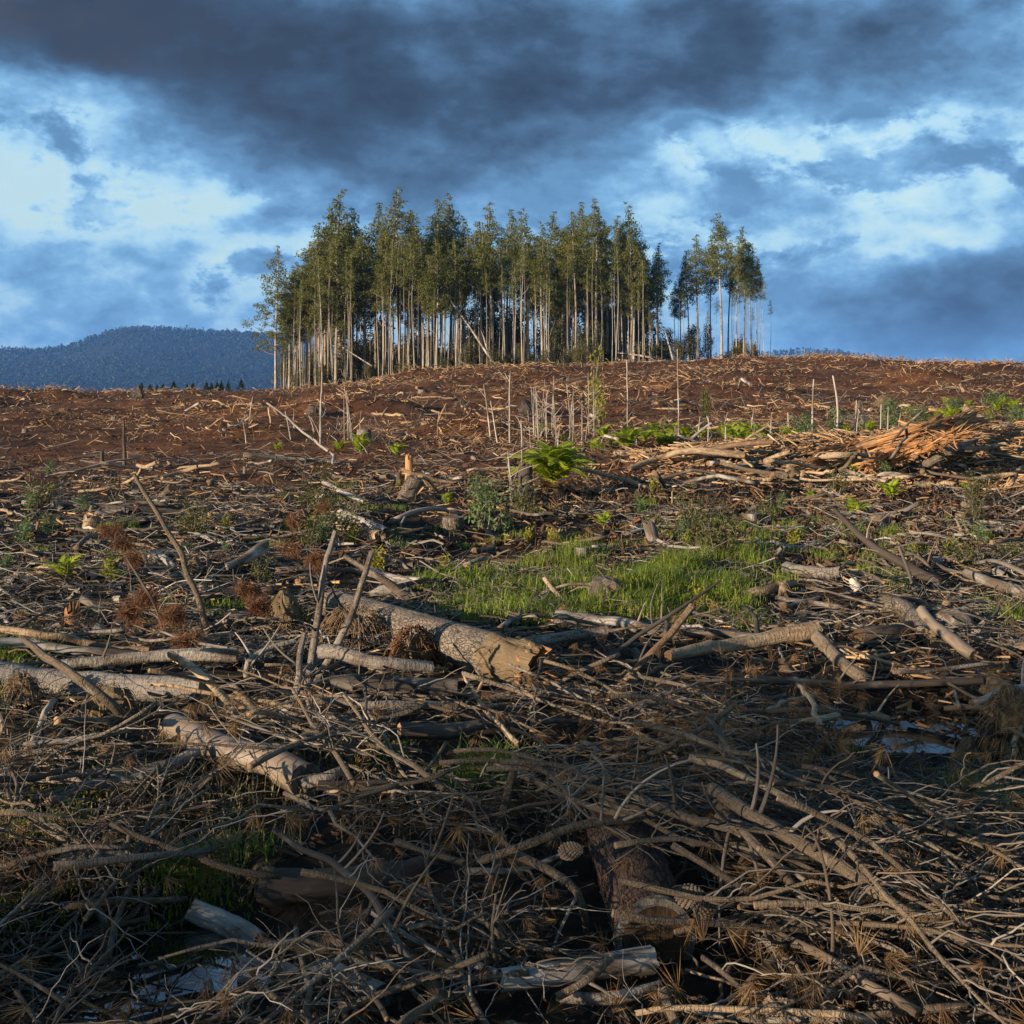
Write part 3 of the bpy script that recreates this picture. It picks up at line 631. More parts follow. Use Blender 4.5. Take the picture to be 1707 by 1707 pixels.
SHR = [make_shrub(200 + i, h, r, n, 'under', 0.28) for i, (h, r, n) in enumerate([(4.5, 2.0, 1500), (3.2, 1.7, 1200), (6.0, 1.8, 1500), (2.4, 1.6, 900)])]
def shrub(px, y, v, s, label, group, cat='shrub', wide=1.0, nm='understorey_shrub'):
    x = (px - CX) / F * y
    o = empty(nm, (x, y, Hs(x, y)), (0, 0, RNG.uniform(0, 6.28)), (s * wide, s * wide, s)); st, fo = SHR[v]
    link('stem', st, o); link('foliage', fo, o); return tag(o, label, cat, group)
for i in range(80):
    px = RNG.uniform(478, 1105); shrub(px, RNG.uniform(121, 133) if i < 36 else RNG.uniform(133, 150), int(RNG.integers(0, 4)), RNG.uniform(0.6, 1.05), 'dark leafy understorey shrub between the trunks of the dense stand', 'shrubs under the dense stand')
for i in range(34):
    px = RNG.uniform(490, 1110); shrub(px, RNG.uniform(140, 156), int(RNG.integers(0, 3)), RNG.uniform(1.2, 1.8), 'tall dark shrub filling the back of the dense stand', 'tall shrubs behind the stand', nm='tall_shrub')
for i in range(44):
    px = RNG.uniform(478, 1000); shrub(px, RNG.uniform(115, 120), int(RNG.integers(0, 4)), RNG.uniform(0.28, 0.6), 'low scrubby bush along the front foot of the dense stand', 'bushes at the stand foot', nm='low_bush')
for i in range(14):
    px = RNG.uniform(1085, 1290); shrub(px, RNG.uniform(123, 134), int(RNG.integers(0, 4)), RNG.uniform(0.5, 0.9), 'thin straggly shrub among the trunks of the right-hand clump', 'shrubs under the right clump', wide=0.8)

# ------------------------------------------------------------------ small conifers on the left skyline
def make_conifer(seed):
    rng = np.random.default_rng(seed); n = 420; t = rng.random(n) ** 0.8; r = 0.55 * (1 - t) + 0.03; a = rng.uniform(0, 6.28, n)
    P0 = np.stack([0.2 * r * np.cos(a), 0.2 * r * np.sin(a), 0.15 + 2.2 * t], 1)
    D = np.stack([r * np.cos(a), r * np.sin(a), 0.12 + 0.1 * rng.random(n)], 1); W = nrm(np.cross(D, rand_dir(n, rng))) * 0.05
    V, f, ti = rhombi(P0, D, W)
    tk = tube_mesh('trunk', tubes(np.array([[[0, 0, -0.2], [0, 0, 1.2], [0, 0, 2.3]]]), np.array([[0.05, 0.03, 0.01]]), 5, rng), 'darkbark')
    return tk, mesh('crown', V, [(f, 0)], 'conifer', tint=ti, smooth=False)
CON = [make_conifer(300 + i) for i in range(3)]
for ci, px in enumerate([236, 250, 262, 271, 290, 312, 322, 344, 351, 362, 369, 380, 402]):
    y = RNG.uniform(120, 128); x = (px - CX) / F * y; z = Hs(x, y); top = ZC + (HOR - RNG.uniform(642, 651)) / F * y
    s = max(0.45, (top - z) / 2.35); w_ = s * RNG.uniform(1.2, 2.0); o = empty('young_conifer', (x, y, z), (RNG.normal(0, .06), RNG.normal(0, .06), RNG.uniform(0, 6)), (w_, w_, s))
    k = CON[int(RNG.integers(0, 3))]; link('trunk', k[0], o); link('crown', k[1], o)
    tag(o, 'small dark conifer on the left skyline, %s from the left' % ORD[ci], 'tree', 'young conifers on the skyline')

# ================================================================== hand-placed logs, branches, stumps
# points: (px, row, h) = h above the ground seen there; (px, row, None, dy) = same distance as the first point plus dy
def pts3(pts):
    out = []
    for p in pts:
        if p[2] is None: out.append(A(p[0], p[1], out[0][1] + p[3]))
        else: out.append(G(*p))
    return np.array(out)
def side_twigs(o, P, R, n, rng, length, matname, curl=0.5):
    """bare side shoots of a branch, each a mesh of its own"""
    for i in range(n):
        u = rng.uniform(0.12, 0.95); k = u * (len(P) - 1); k0 = int(k); p = P[k0] + (P[min(k0 + 1, len(P) - 1)] - P[k0]) * (k - k0)
        ax = nrm(P[min(k0 + 1, len(P) - 1)] - P[max(k0 - 1, 0)])
        d = nrm(nrm(np.cross(ax, rng.normal(size=3))) + ax * rng.uniform(0.1, 0.9) + np.array([0, 0, 0.35])); L = length * rng.uniform(0.45, 1.2)
        b_ = nrm(np.cross(d, rng.normal(size=3))); s = np.linspace(0, 1, 7)
        Q = p + d * (L * s)[:, None] + b_ * (curl * L * s ** 2)[:, None] * rng.uniform(-1, 1) + np.array([0, 0, -0.25 * curl]) * (L * s ** 2)[:, None]
        r0 = max(0.0022, min(0.5 * np.interp(u, np.linspace(0, 1, len(R)), R), 0.0095))
        link('side_twig', tube_mesh('side_twig', tubes(Q[None], np.linspace(r0, 0.35 * r0, 7)[None], 5, rng, 0.06), matname), o)
SEG = []      # big logs: litter stays off them
def stick(name, label, cat, pts, w0, w1, matname, endmat='cut', twigs=0, tl=0.35, wob=0.012, K=None, S=10, jag=0.7, group=None, rough=0.05, tmat='twig', seed=None):
    """a log or branch through image-anchored points; w0, w1 = end widths in photograph pixels"""
    rng = np.random.default_rng(abs(hash_(label)) if seed is None else seed)
    p = pts3(pts); L = np.linalg.norm(np.diff(p, axis=0), axis=1).sum()
    r0 = 0.5 * w0 * p[0][1] / F; r1 = 0.5 * w1 * p[-1][1] / F
    K = K or int(np.clip(L / max(0.05, 0.7 * r0), 8, 44))
    P = wobble(spline(p, K), wob, rng); org = P.mean(0)
    if max(r0, r1) > .036 and p[0][1] < 12: SEG.append((P[::max(1, K // 8)].copy(), max(r0, r1)))
    P = P - org
    R = np.linspace(r0, r1, K) * (1 + rough * np.array([math.sin(i * 1.7 + rng.uniform(0, 1)) for i in range(K)]) * rng.uniform(0.3, 1, K))
    th = np.linspace(0, 1, S, endpoint=False); un = 1 + 1.4 * rough * fbm(np.cos(2 * PI * th)[None, :] * 1.3 + np.linspace(0, L * 3, K)[:, None] + 9, np.sin(2 * PI * th)[None, :] * 1.3 + np.linspace(0, L * 2, K)[:, None], 1.0, 3, int(rng.integers(0, 999)))
    V, q, tr, co, ti = tubes(P[None], R[None], S, rng, 0.0, True, jag, un[None])
    o = link(name, None if False else mesh(name, V, [(q, 0)], matname, co, ti), None, org)
    # the two broken or sawn end faces are parts of their own
    n = len(tr) // 2
    for half in (tr[:n], tr[n:]):
        ids, inv = np.unique(half, return_inverse=True)
        link('cut_end', mesh('cut_end', V[ids], [(inv.reshape(-1, 3), 0)], endmat, co[ids], ti[ids] * 0 + rng.random(), smooth=False), o)
    if twigs: side_twigs(o, P, R, twigs, rng, tl, tmat)
    tag(o, label, cat, group)
    return o, P, R, org
def hash_(s):
    h = 5381
    for ch in s: h = (h * 33 + ord(ch)) & 0x7fffffff
    return h

# --- the big fallen log with scaly bark and a rotten broken end
def big_log():
    rng = np.random.default_rng(11)
    p = pts3([(560, 1010, 0.11), (690, 1052, 0.12), (800, 1086, 0.13), (890, 1112, 0.14)]); K, S = 60, 44
    P = spline(p, K); SEG.append((P[::6].copy(), .17)); org = P.mean(0); P -= org
    R = np.interp(np.linspace(0, 1, K), [0, 0.3, 0.5, 0.86, 0.9, 1], [0.125, 0.138, 0.140, 0.145, 0.146, 0.125])
    th = np.arange(S) / S * 2 * PI; s = np.linspace(0, 2.6, K)
    un = 1 + 0.045 * fbm(np.cos(th)[None] * 0.8 + s[:, None], np.sin(th)[None] * 0.8 + 0 * s[:, None] + 3, 0.25, 3, 5) + 0.02 * fbm(th[None] * 3 + 0 * s[:, None], s[:, None] * 12 + 0 * th[None], 0.7, 2, 8)
    un[-9:] *= 1 + 0.22 * fbm(th[None] * 2.2 + 0 * s[-9:, None], s[-9:, None] * 9 + 0 * th[None], 0.6, 2, 15)
    un[-10:] *= 1 + 0.16 * fbm(th[None] * 5 + 0 * s[-10:, None], s[-10:, None] * 30 + 0 * th[None], 0.8, 2, 18)
    V, q, tr, co, ti = tubes(P[None], R[None], S, rng, 0.012, True, 1.1, un[None])
    nb = (K - 8) * S; isb = q.max(1) < nb
    o = link('log', mesh('log', V, [(q[isb], 0), (q[~isb], 1)], ['bark_log', 'clay'], co, ti), None, org); n = len(tr) // 2
    for half, mt in ((tr[:n], 'cutdark'), (tr[n:], 'orange')):
        ids, inv = np.unique(half, return_inverse=True)
        link('broken_end', mesh('broken_end', V[ids], [(inv.reshape(-1, 3), 0)], mt, co[ids], ti[ids], smooth=False), o)
    # lumps of rotten wood round the broken end, and loose bark plates
    e = P[-1]; ax = nrm(P[-1] - P[-4])
    for i in range(26):
        a = rng.uniform(0, 6.28); a1, a2, _ = rot_to(ax); rr = 0.125 * math.sqrt(rng.random())
        c = e + (a1 * math.cos(a) + a2 * math.sin(a)) * rr + ax * rng.uniform(-0.14, 0.05) * (1.4 - rr / 0.155)
        link('rotten_chunk', lump_mesh('rotten_chunk', rng, 0.026 * rng.uniform(0.6, 1.4), ['orange', 'clay', 'cutdark'][i % 3]), o, c)
    for i in range(40):
        k = int(rng.integers(2, K - 12)); a = rng.uniform(0, 6.28); a1, a2, axk = rot_to(P[k + 1] - P[k]); nrmv = a1 * math.cos(a) + a2 * math.sin(a)
        tvec = np.cross(axk, nrmv); c = P[k] + nrmv * (R[k] + 0.004); L = rng.uniform(0.04, 0.09); W = rng.uniform(0.02, 0.045)
        corner = [c + axk * L * u + tvec * W * v + nrmv * (0.006 * rng.random() - 0.012 * (abs(v))) for u, v in ((-1, -.8), (-.2, -1.1), (1, -.7), (.9, .8), (0, 1.1), (-1, .7))]
        Vp = np.vstack([corner, np.array(corner) - nrmv * 0.012]); top = np.array([[0, 1, 2, 3], [0, 3, 4, 5]]); sidef = np.array([[i_, i_ + 6, (i_ + 1) % 6 + 6, (i_ + 1) % 6] for i_ in range(6)])
        link('bark_plate', mesh('bark_plate', Vp, [(top, 0), (sidef, 0)], 'bark_log', Vp + 3, np.full(12, rng.random()), smooth=False), o)
    tag(o, 'thick fallen log with cracked scaly bark and a rotten broken end', 'log')
    return o
_ico = None
def ico():
    global _ico
    if _ico is None:
        import bmesh
        bm = bmesh.new(); bmesh.ops.create_icosphere(bm, subdivisions=3, radius=1.0)
        _ico = (np.array([v.co[:] for v in bm.verts]), np.array([[v.index for v in f.verts] for f in bm.faces])); bm.free()
    return _ico
def lump_mesh(name, rng, r, matname, sq=(1, 1, 1), am=0.35, sc=0.9):
    V, f = ico(); o3 = rng.uniform(0, 99, 2)
    a_, b_ = V[:, 0] + V[:, 2] * 0.7 + o3[0], V[:, 1] - V[:, 2] * 0.6 + o3[1]
    n = fbm(a_, b_, sc, 3, 2) + 0.45 * fbm(a_ + V[:, 2], b_, 0.28, 3, 6) + 0.25 * np.abs(fbm(a_, b_ + V[:, 0], 0.16, 2, 9))
    W = V * (1 + am * n)[:, None] * r * np.array(sq)
    return mesh(name, W, [(f, 0)], matname, W * 3 + rng.uniform(0, 40, 3), np.full(len(W), rng.random()), smooth=False)
big_log()

def blocked(X, Y, pad=.0, front=.14):
    """true where something would lie on, or hide, one of the big logs"""
    X = np.atleast_1d(X); Y = np.atleast_1d(Y); bad = np.zeros(len(X), bool)
    for (sp, r_) in SEG:
        for q_ in sp:
            dd = math.hypot(q_[0], q_[1]); ux, uy = q_[0] / dd, q_[1] / dd; ax_ = (X - q_[0]) * ux + (Y - q_[1]) * uy; la_ = -(X - q_[0]) * uy + (Y - q_[1]) * ux
            bad |= (np.abs(la_) < r_ + .05 + pad) & (ax_ < r_ * .6 + pad) & (ax_ > -(r_ + front + pad))
    for (a, b_, sx, sy, lv) in POOLS: bad |= ((X - a) / (sx * 1.0)) ** 2 + ((Y - b_ + .22) / (sy * 1.25)) ** 2 < 1
    return bad
LOGS = [  # name, label, category, points, w0, w1, bark, end, twigs
 ('log', 'smooth grey barkless log lying across the left edge', 'log', [(-60, 1118, .09), (110, 1132, .09), (342, 1150, .09)], 52, 44, 'weathered', 'cut', 0),
 ('log', 'glossy brown smooth-barked log with bends, ending near the lower left centre', 'log', [(292, 1208, .12), (345, 1236, .10), (400, 1258, .09), (455, 1272, .09), (512, 1304, .08)], 44, 58, 'smooth', 'weathered', 0),
 ('log', 'grey half-buried log with a ragged clay-caked left end, bottom left', 'log', [(455, 1482, .01), (580, 1466, .02), (705, 1450, .02)], 62, 38, 'darkbark', 'clay', 0),
 ('log', 'split weathered grey chunk lying slanted beside the small puddle', 'log', [(322, 1518, .08), (372, 1540, .08), (430, 1575, .07)], 34, 46, 'white', 'weathered', 0),
 ('log', 'long pale grey pole near the bottom, left of the centre', 'log', [(328, 1596, .10), (470, 1616, .08), (640, 1646, .07)], 20, 34, 'white', 'weathered', 0),
 ('log', 'dark log with pale peeled patches at the bottom centre', 'log', [(835, 1630, .08), (960, 1618, .08), (1080, 1606, .06)], 36, 44, 'white', 'cutdark', 0),
 ('log', 'short bluish pole under the peeled log at the bottom', 'log', [(935, 1662, .08), (1010, 1666, .08), (1100, 1646, .07)], 18, 22, 'weathered', 'cut', 1),
 ('log', 'straight dark barkless log across the middle of the brush', 'log', [(668, 1222, .16), (800, 1214, .15), (925, 1206, .12)], 26, 28, 'darkbark', 'cut', 0),
 ('log', 'dark bark log under the thick scaly log', 'log', [(555, 1140, .10), (640, 1146, .10), (760, 1150, .08)], 30, 34, 'darkbark', 'cut', 0),
 ('log', 'grey-blue log in front of the thick scaly log, upper one', 'log', [(535, 1085, .22), (640, 1104, .18), (720, 1112, .14)], 24, 18, 'weathered', 'cut', 1),
 ('log', 'long slim dark log running right below the thick scaly log', 'log', [(515, 1166, .18), (620, 1174, .16), (760, 1176, .13)], 17, 13, 'weathered', 'cut', 2),
 ('log', 'pale barkless log just behind the pile at centre right', 'log', [(928, 1030, .10), (1050, 1042, .10), (1150, 1048, .10), (1300, 1066, .08)], 22, 15, 'white', 'cut', 1),
 ('log', 'grey pole lying just under the long pale barkless log', 'log', [(845, 1078, .10), (930, 1062, .10), (1010, 1052, .1)], 20, 15, 'weathered', 'cut', 0),
 ('log', 'tan pole with a knobbly right end below the grass', 'log', [(1118, 1094, .20), (1230, 1074, .22), (1362, 1050, .24)], 17, 30, 'pale', 'cutdark', 1),
 ('log', 'rough brown pole slanting down from the knobbly end', 'log', [(1352, 1048, .24), (1400, 1100, .14), (1448, 1138, .06)], 22, 20, 'branch', 'cut', 1),
 ('log', 'short bark-covered log with a round broken end on the right', 'log', [(1478, 1012, .14), (1512, 1020, .12), (1545, 1058, .06)], 34, 30, 'bark_log', 'clay', 0),
 ('log', 'stout smooth stick leaning beside the white block on the right', 'log', [(1534, 1018, .26), (1575, 1056, .16), (1622, 1092, .06)], 17, 22, 'smooth', 'cut', 0),
 ('log', 'dark flat slab lying left of the white block', 'log', [(1435, 1062, .08), (1475, 1058, .08), (1520, 1050, .08)], 30, 34, 'darkbark', 'cutdark', 0),
 ('log', 'small sawn log with a round tan cut face on the right', 'log', [(1312, 946, .10), (1350, 950, .09), (1402, 954, .08)], 21, 19, 'weathered', 'cut', 0),
 ('log', 'pale half-round split log right of the grass', 'log', [(1243, 992, .08), (1280, 984, .09), (1322, 972, .1)], 18, 14, 'pale', 'pale', 0),
 ('log', 'white peeled log lying left of centre in the middle distance', 'log', [(570, 856, .22), (605, 872, .16), (642, 886, .1)], 17, 15, 'white', 'pale', 0),
 ('log', 'broken bark log with pale face just under the white peeled log', 'log', [(556, 872, .10), (600, 884, .10), (630, 896, .08)], 16, 20, 'pale', 'clay', 0),
 ('log', 'slim pale log slanting on the brown soil at left of centre', 'log', [(540, 803, .35), (575, 822, .2), (606, 838, .06)], 7, 9, 'white', 'pale', 0),
 ('log', 'bluish white broken trunk piece on the left', 'log', [(380, 944, .14), (410, 932, .18), (440, 914, .28)], 12, 24, 'white', 'weathered', 0),
 ('log', 'bone-like curved white piece left of the leaning long branch', 'log', [(250, 924, .15), (270, 928, .14), (290, 945, .1)], 12, 10, 'white', 'pale', 0),
 ('log', 'pale birch-like log running out at the right edge', 'log', [(1612, 956, .12), (1660, 968, .12), (1730, 990, .1)], 14, 24, 'white', 'weathered', 0),
 ('log', 'grey pole with bark at the left edge of the lower brush', 'log', [(-30, 1302, .10), (120, 1294, .12), (215, 1288, .12), (330, 1262, .10)], 22, 20, 'weathered', 'cut', 1),
 ('log', 'twin grey branch under the pole at the left', 'log', [(80, 1338, .12), (150, 1308, .12), (240, 1296, .12)], 14, 18, 'weathered', 'cut', 2),
 ('log', 'upper pale barkless log at the left edge', 'log', [(-20, 1046, .16), (80, 1060, .16), (150, 1076, .12), (250, 1088, .1)], 12, 12, 'pale', 'cut', 0),
 ('log', 'second pale log crossing behind the smooth grey log', 'log', [(-30, 1074, .16), (60, 1072, .16), (140, 1082, .14), (225, 1090, .1)], 16, 12, 'white', 'cut', 0),
 ('log', 'dark weathered log between the pale logs and the smooth log', 'log', [(98, 1106, .18), (200, 1096, .2), (320, 1086, .2), (395, 1090, .18)], 16, 22, 'weathered', 'cut', 1),
 ('log', 'short barked log piece with a flat end left of the brush gap', 'log', [(105, 1436, .10), (160, 1434, .10), (212, 1432, .1)], 22, 26, 'weathered', 'pale', 0),
 ('log', 'blue-white thin pole lying behind the smooth-barked log', 'log', [(40, 1240, .18), (110, 1236, .18), (172, 1228, .18), (225, 1214, .18)], 9, 9, 'white', 'cut', 1),
 ('log', 'dark pole crossing the brush in front of the puddle', 'log', [(1245, 1128, .20), (1400, 1134, .20), (1520, 1136, .2), (1640, 1138, .18)], 14, 12, 'darkbark', 'cut', 4),
 ('log', 'pale split pole reaching the left shore of the puddle', 'log', [(1290, 1208, .16), (1390, 1202, .16), (1482, 1194, .14)], 12, 14, 'pale', 'pale', 2),
 ('log', 'dark grey pole under the brush pile at the far right', 'log', [(1540, 1404, .1), (1600, 1406, .1), (1680, 1418, .1)], 26, 22, 'weathered', 'cut', 0),
 ('log', 'grey weathered log in the shade under the pile edge, centre left', 'log', [(530, 1310, .1), (600, 1306, .1), (650, 1306, .1)], 16, 14, 'darkbark', 'cut', 0),
 ('log', 'two-toned stub with a pale broken left end beside the smooth-barked log', 'log', [(508, 1308, .10), (545, 1296, .12), (575, 1284, .14)], 22, 18, 'weathered', 'pale', 0),
]
for (nm, lab, cat, p, w0, w1, mt, em, tw) in LOGS:
    stick(nm, lab, cat, p, w0, w1, mt, em, tw, 0.3, S=16, jag=0.5 if em != 'cut' else 0.25, rough=0.07)

# --- the sawn pine log facing the camera, bottom centre
def sawn_log():
    rng = np.random.default_rng(21); K, S = 40, 44
    p = np.array([G(1050, 1440, 0.10), G(1092, 1562, 0.075)]); d = nrm(p[1] - p[0]); p[0] = p[1] - d * 0.85
    P = spline(p, K); SEG.append((P[::5].copy(), .16)); org = P.mean(0); P -= org
    R = np.full(K, 0.132); th = np.arange(S) / S * 2 * PI; s = np.linspace(0, 0.9, K)
    un = 1 + 0.05 * fbm(np.cos(th)[None] * 1.2 + 3 * s[:, None], np.sin(th)[None] * 1.2 + 0 * s[:, None], 0.3, 3, 5) + 0.035 * fbm(th[None] * 6 + 0 * s[:, None], s[:, None] * 14 + 0 * th[None], 0.8, 2, 8)
    V, q, tr, co, ti = tubes(P[None], R[None], S, rng, 0.02, True, 0.12, un[None])
    o = link('sawn_log', mesh('sawn_log', V, [(q, 0)], 'bark_pine', co, ti), None, org)
    n = len(tr) // 2; ax = nrm(P[-1] - P[-2]); a1, a2, _ = rot_to(ax)
    rr = np.array([0, 0.4, 0.8, 0.93]) * 0.13; nn = 40; an = np.arange(nn) / nn * 2 * PI
    ring = lambda r, off: P[-1] + ax * (0.012 + off) + (np.cos(an)[:, None] * a1 + np.sin(an)[:, None] * a2) * r * (1 + 0.02 * np.sin(3 * an))[:, None]
    Vf = np.vstack([ring(0.112, 0.006), ring(0.06, 0.004), [P[-1] + ax * 0.016]]); qf = np.array([[j, (j + 1) % nn, (j + 1) % nn + nn, j + nn] for j in range(nn)]); tf = np.array([[j + nn, (j + 1) % nn + nn, 2 * nn] for j in range(nn)])
    link('cut_face', mesh('cut_face', Vf, [(qf, 0), (tf, 0)], 'cutdark', Vf * 2, None, smooth=False), o)['label'] = 'dark brown sawn face'
    Vr = np.vstack([ring(0.1125, 0.0062), ring(0.134, 0.002), ring(0.137, -0.02)]); qr = np.array([[j + b * nn, (j + 1) % nn + b * nn, (j + 1) % nn + (b + 1) * nn, j + (b + 1) * nn] for b in (0, 1) for j in range(nn)])
    link('pale_rim', mesh('pale_rim', Vr, [(qr[:, ::-1], 0)], 'weathered', Vr * 4, None, smooth=False), o)
    tag(o, 'short sawn pine log with reddish bark facing the viewer, bottom centre', 'log')
sawn_log()

ST = [  # single sticks and branches that stand out
 ('leaning grey branch, left one of two rising before the scaly log', [(516, 1142, .02), (535, 1010, None, .05), (556, 886, None, .1)], 15, 8, 'weathered', 2),
 ('leaning grey branch, right one of two rising before the scaly log', [(524, 1140, .02), (580, 1040, None, .1), (620, 922, None, .2)], 15, 9, 'weathered', 2),
 ('long thin brown branch leaning tall on the left', [(348, 1062, .02), (318, 965, None, .1), (262, 860, None, .2), (222, 792, None, .3)], 12, 6, 'branch', 0),
 ('slender grey branch leaning left of the tall leaning branch', [(282, 1082, .02), (262, 1010, None, .05), (212, 932, None, .1)], 6, 4, 'twig', 3),
 ('brown tapering stick lying diagonally over the smooth grey log', [(38, 1062, .45), (110, 1118, .40), (175, 1162, .30), (222, 1200, .15)], 10, 17, 'branch', 0),
 ('splintered broken branch with a pale tip behind the smooth grey log', [(285, 1092, .30), (325, 1116, .28), (350, 1140, .22), (392, 1178, .08)], 12, 14, 'pale', 1),
 ('brown stick pointing up right of the splintered branch', [(448, 1212, .04), (420, 1176, .16), (388, 1142, .26)], 11, 12, 'branch', 0),
 ('dark arching stem behind the crossed sticks at left', [(415, 1150, .02), (412, 1110, None, 0), (440, 1084, None, .1), (490, 1070, None, .2)], 12, 9, 'weathered', 3),
 ('thick grey upright branch with many shoots left of the scaly log', [(478, 1210, .02), (495, 1150, None, 0), (500, 1100, None, .05), (508, 1055, None, .05)], 16, 9, 'weathered', 6),
 ('long split pale branch leaning to the upper right over the pile', [(998, 1192, .05), (1060, 1120, None, .1), (1120, 1055, None, .2), (1152, 1012, None, .3)], 9, 13, 'pale', 1),
 ('long slender grey branch rising right across the grass edge', [(975, 1122, .06), (1060, 1056, None, .3), (1130, 1010, None, .4), (1200, 968, None, .6)], 11, 4, 'twig', 2),
 ('stubby lichen-spotted stick standing up at the left of the brush pile', [(828, 1388, .02), (845, 1326, None, .05), (861, 1262, None, .1)], 17, 15, 'branch', 0),
 ('long dark branch running down through the lower left brush', [(448, 1386, .25), (540, 1436, .28), (612, 1486, .25), (660, 1570, .18), (735, 1652, .05)], 9, 17, 'darkbark', 4),
 ('stout tan stick at the left foot of the brush pile', [(664, 1402, .16), (715, 1424, .15), (772, 1442, .12)], 12, 14, 'branch', 1),
 ('crooked branch bending down at the end, below the brush pile', [(858, 1420, .20), (910, 1446, .22), (958, 1480, .20), (972, 1518, .12), (976, 1562, .02)], 17, 12, 'branch', 1),
 ('long dark-brown branch crossing the pile from lower left to upper right', [(800, 1436, .20), (880, 1404, .28), (960, 1374, .32), (1070, 1362, .30)], 14, 14, 'branch', 2),
 ('thickest straight branch crossing the middle of the brush pile', [(948, 1290, .28), (1050, 1324, .32), (1150, 1362, .34), (1250, 1396, .32), (1330, 1416, .28)], 18, 14, 'branch', 2),
 ('parallel tan branch just under the thickest straight branch', [(828, 1268, .18), (920, 1298, .22), (1000, 1336, .25), (1070, 1362, .25)], 10, 12, 'branch', 2),
 ('second parallel branch left in the brush pile', [(920, 1290, .2), (980, 1314, .24), (1050, 1346, .26), (1100, 1362, .24)], 9, 12, 'branch', 1),
 ('smooth orange-tan stick on top of the brush pile', [(1156, 1266, .36), (1220, 1290, .38), (1280, 1318, .36), (1345, 1348, .32)], 13, 11, 'pale', 0),
 ('long rough pine limb running from the pile top to the lower right', [(1190, 1318, .36), (1290, 1376, .42), (1400, 1440, .42), (1500, 1512, .36), (1620, 1580, .22)], 24, 18, 'branch', 6),
 ('rough limb below the long pine limb', [(1196, 1340, .30), (1260, 1404, .34), (1310, 1462, .30), (1370, 1540, .2), (1440, 1585, .1)], 18, 12, 'branch', 4),
 ('straight slim branch running to the right edge across the pile', [(1440, 1360, .40), (1540, 1404, .42), (1640, 1456, .38), (1720, 1494, .3)], 11, 10, 'branch', 3),
 ('slender upright shoot with a hooked tip in the lower right brush', [(1376, 1715, .05), (1388, 1560, None, .05), (1372, 1440, None, .1), (1346, 1376, None, .1), (1336, 1395, None, .15)], 8, 4, 'twig', 2),
 ('short upright dark stake in the middle of the brush pile', [(1204, 1440, .02), (1196, 1400, None, 0), (1192, 1364, None, .02)], 12, 9, 'branch', 0),
 ('leaning stick with a frayed tip below the pine limb', [(1322, 1628, .02), (1302, 1570, None, .05), (1276, 1510, None, .1)], 14, 9, 'branch', 1),
 ('upright forked twig at the bottom left of centre', [(832, 1645, .02), (824, 1580, None, 0), (822, 1550, None, .03), (828, 1490, None, .06)], 10, 4, 'branch', 3),
 ('stick with orange torn wood at the bottom centre', [(722, 1602, .10), (755, 1614, .10), (790, 1632, .08)], 12, 12, 'orange', 0),
 ('brown stick slanting at the bottom edge, left', [(392, 1632, .14), (450, 1660, .14), (520, 1706, .12)], 9, 11, 'branch', 1),
 ('brown branch leaning across the peeled log at the bottom', [(930, 1662, .12), (980, 1630, .16), (1018, 1596, .16)], 14, 13, 'branch', 1),
 ('stub of brown branch at the bottom edge, right of the peeled log', [(1105, 1652, .15), (1118, 1680, .12), (1130, 1715, .1)], 18, 18, 'branch', 0),
 ('brown straight stick rising from the brush towards the middle right', [(1082, 1258, .22), (1150, 1224, .32), (1222, 1178, .38)], 9, 9, 'branch', 0),
 ('long dark forked branch slanting over the green at right', [(1562, 972, .03), (1490, 930, None, .2), (1440, 896, None, .4), (1392, 852, None, .6)], 20, 8, 'darkbark', 3),
 ('thin pale stick leaning before the dark forked branch', [(1530, 1000, .02), (1516, 960, None, .05), (1500, 912, None, .1)], 6, 5, 'twig', 0),
 ('bare stick leaning right of the dark forked branch', [(1560, 962, .02), (1540, 935, None, .05), (1512, 920, None, .1)], 8, 5, 'twig', 3),
 ('short pale stick leaning in the grass patch', [(952, 1012, .03), (930, 990, None, .1), (908, 965, None, .2)], 9, 8, 'pale', 0),
 ('grey plank-like slab leaning behind the scaly log', [(680, 1000, .04), (640, 968, None, .1), (575, 928, None, .2)], 17, 8, 'weathered', 1),
 ('bluish white trunk piece behind the leaning slab', [(615, 952, .1), (655, 960, .1), (698, 966, .08)], 16, 9, 'white', 0),
 ('curved pale stick rising at the left of the brush gap', [(215, 1485, .03), (212, 1440, None, 0), (216, 1380, None, .04)], 8, 7, 'twig', 1),
 ('stub of bark branch standing in the puddle at lower left', [(184, 1580, .02), (172, 1530, None, .02), (152, 1500, None, .05)], 14, 12, 'smooth', 0),
 ('lone dark snag stump pole on the left field', [(207, 775, .0), (206, 735, None, 0), (206, 700, None, 0)], 7, 3, 'darkbark', 0),
 ('long pale branch lying propped on the left brush heap, dark soil behind', [(136, 814, .10), (180, 812, .15), (222, 800, .3), (256, 764, .9)], 5, 7, 'pale', 1),
 ('straight tan pole lying beside the left brush heap', [(270, 796, .12), (300, 788, .16), (328, 780, .25)], 6, 8, 'pale', 0),
 ('dark pole lying on the left mid field', [(145, 842, .08), (215, 846, .08), (300, 852, .08)], 8, 9, 'darkbark', 0),
 ('thin white pole leaning on the slope left of the stand', [(545, 752, .05), (500, 715, None, .3), (445, 672, None, .5)], 5, 3, 'pole', 1),
 ('white straight pole leaning up beside the ferns at centre right', [(1140, 742, .05), (1160, 726, None, 0), (1184, 706, None, .1)], 7, 5, 'white', 0),
]
for (lab, p, w0, w1, mt, tw) in ST:
    stick('branch', lab, 'branch', p, w0, w1, mt, 'cut', tw, 0.34, S=9, jag=0.8, rough=0.06)

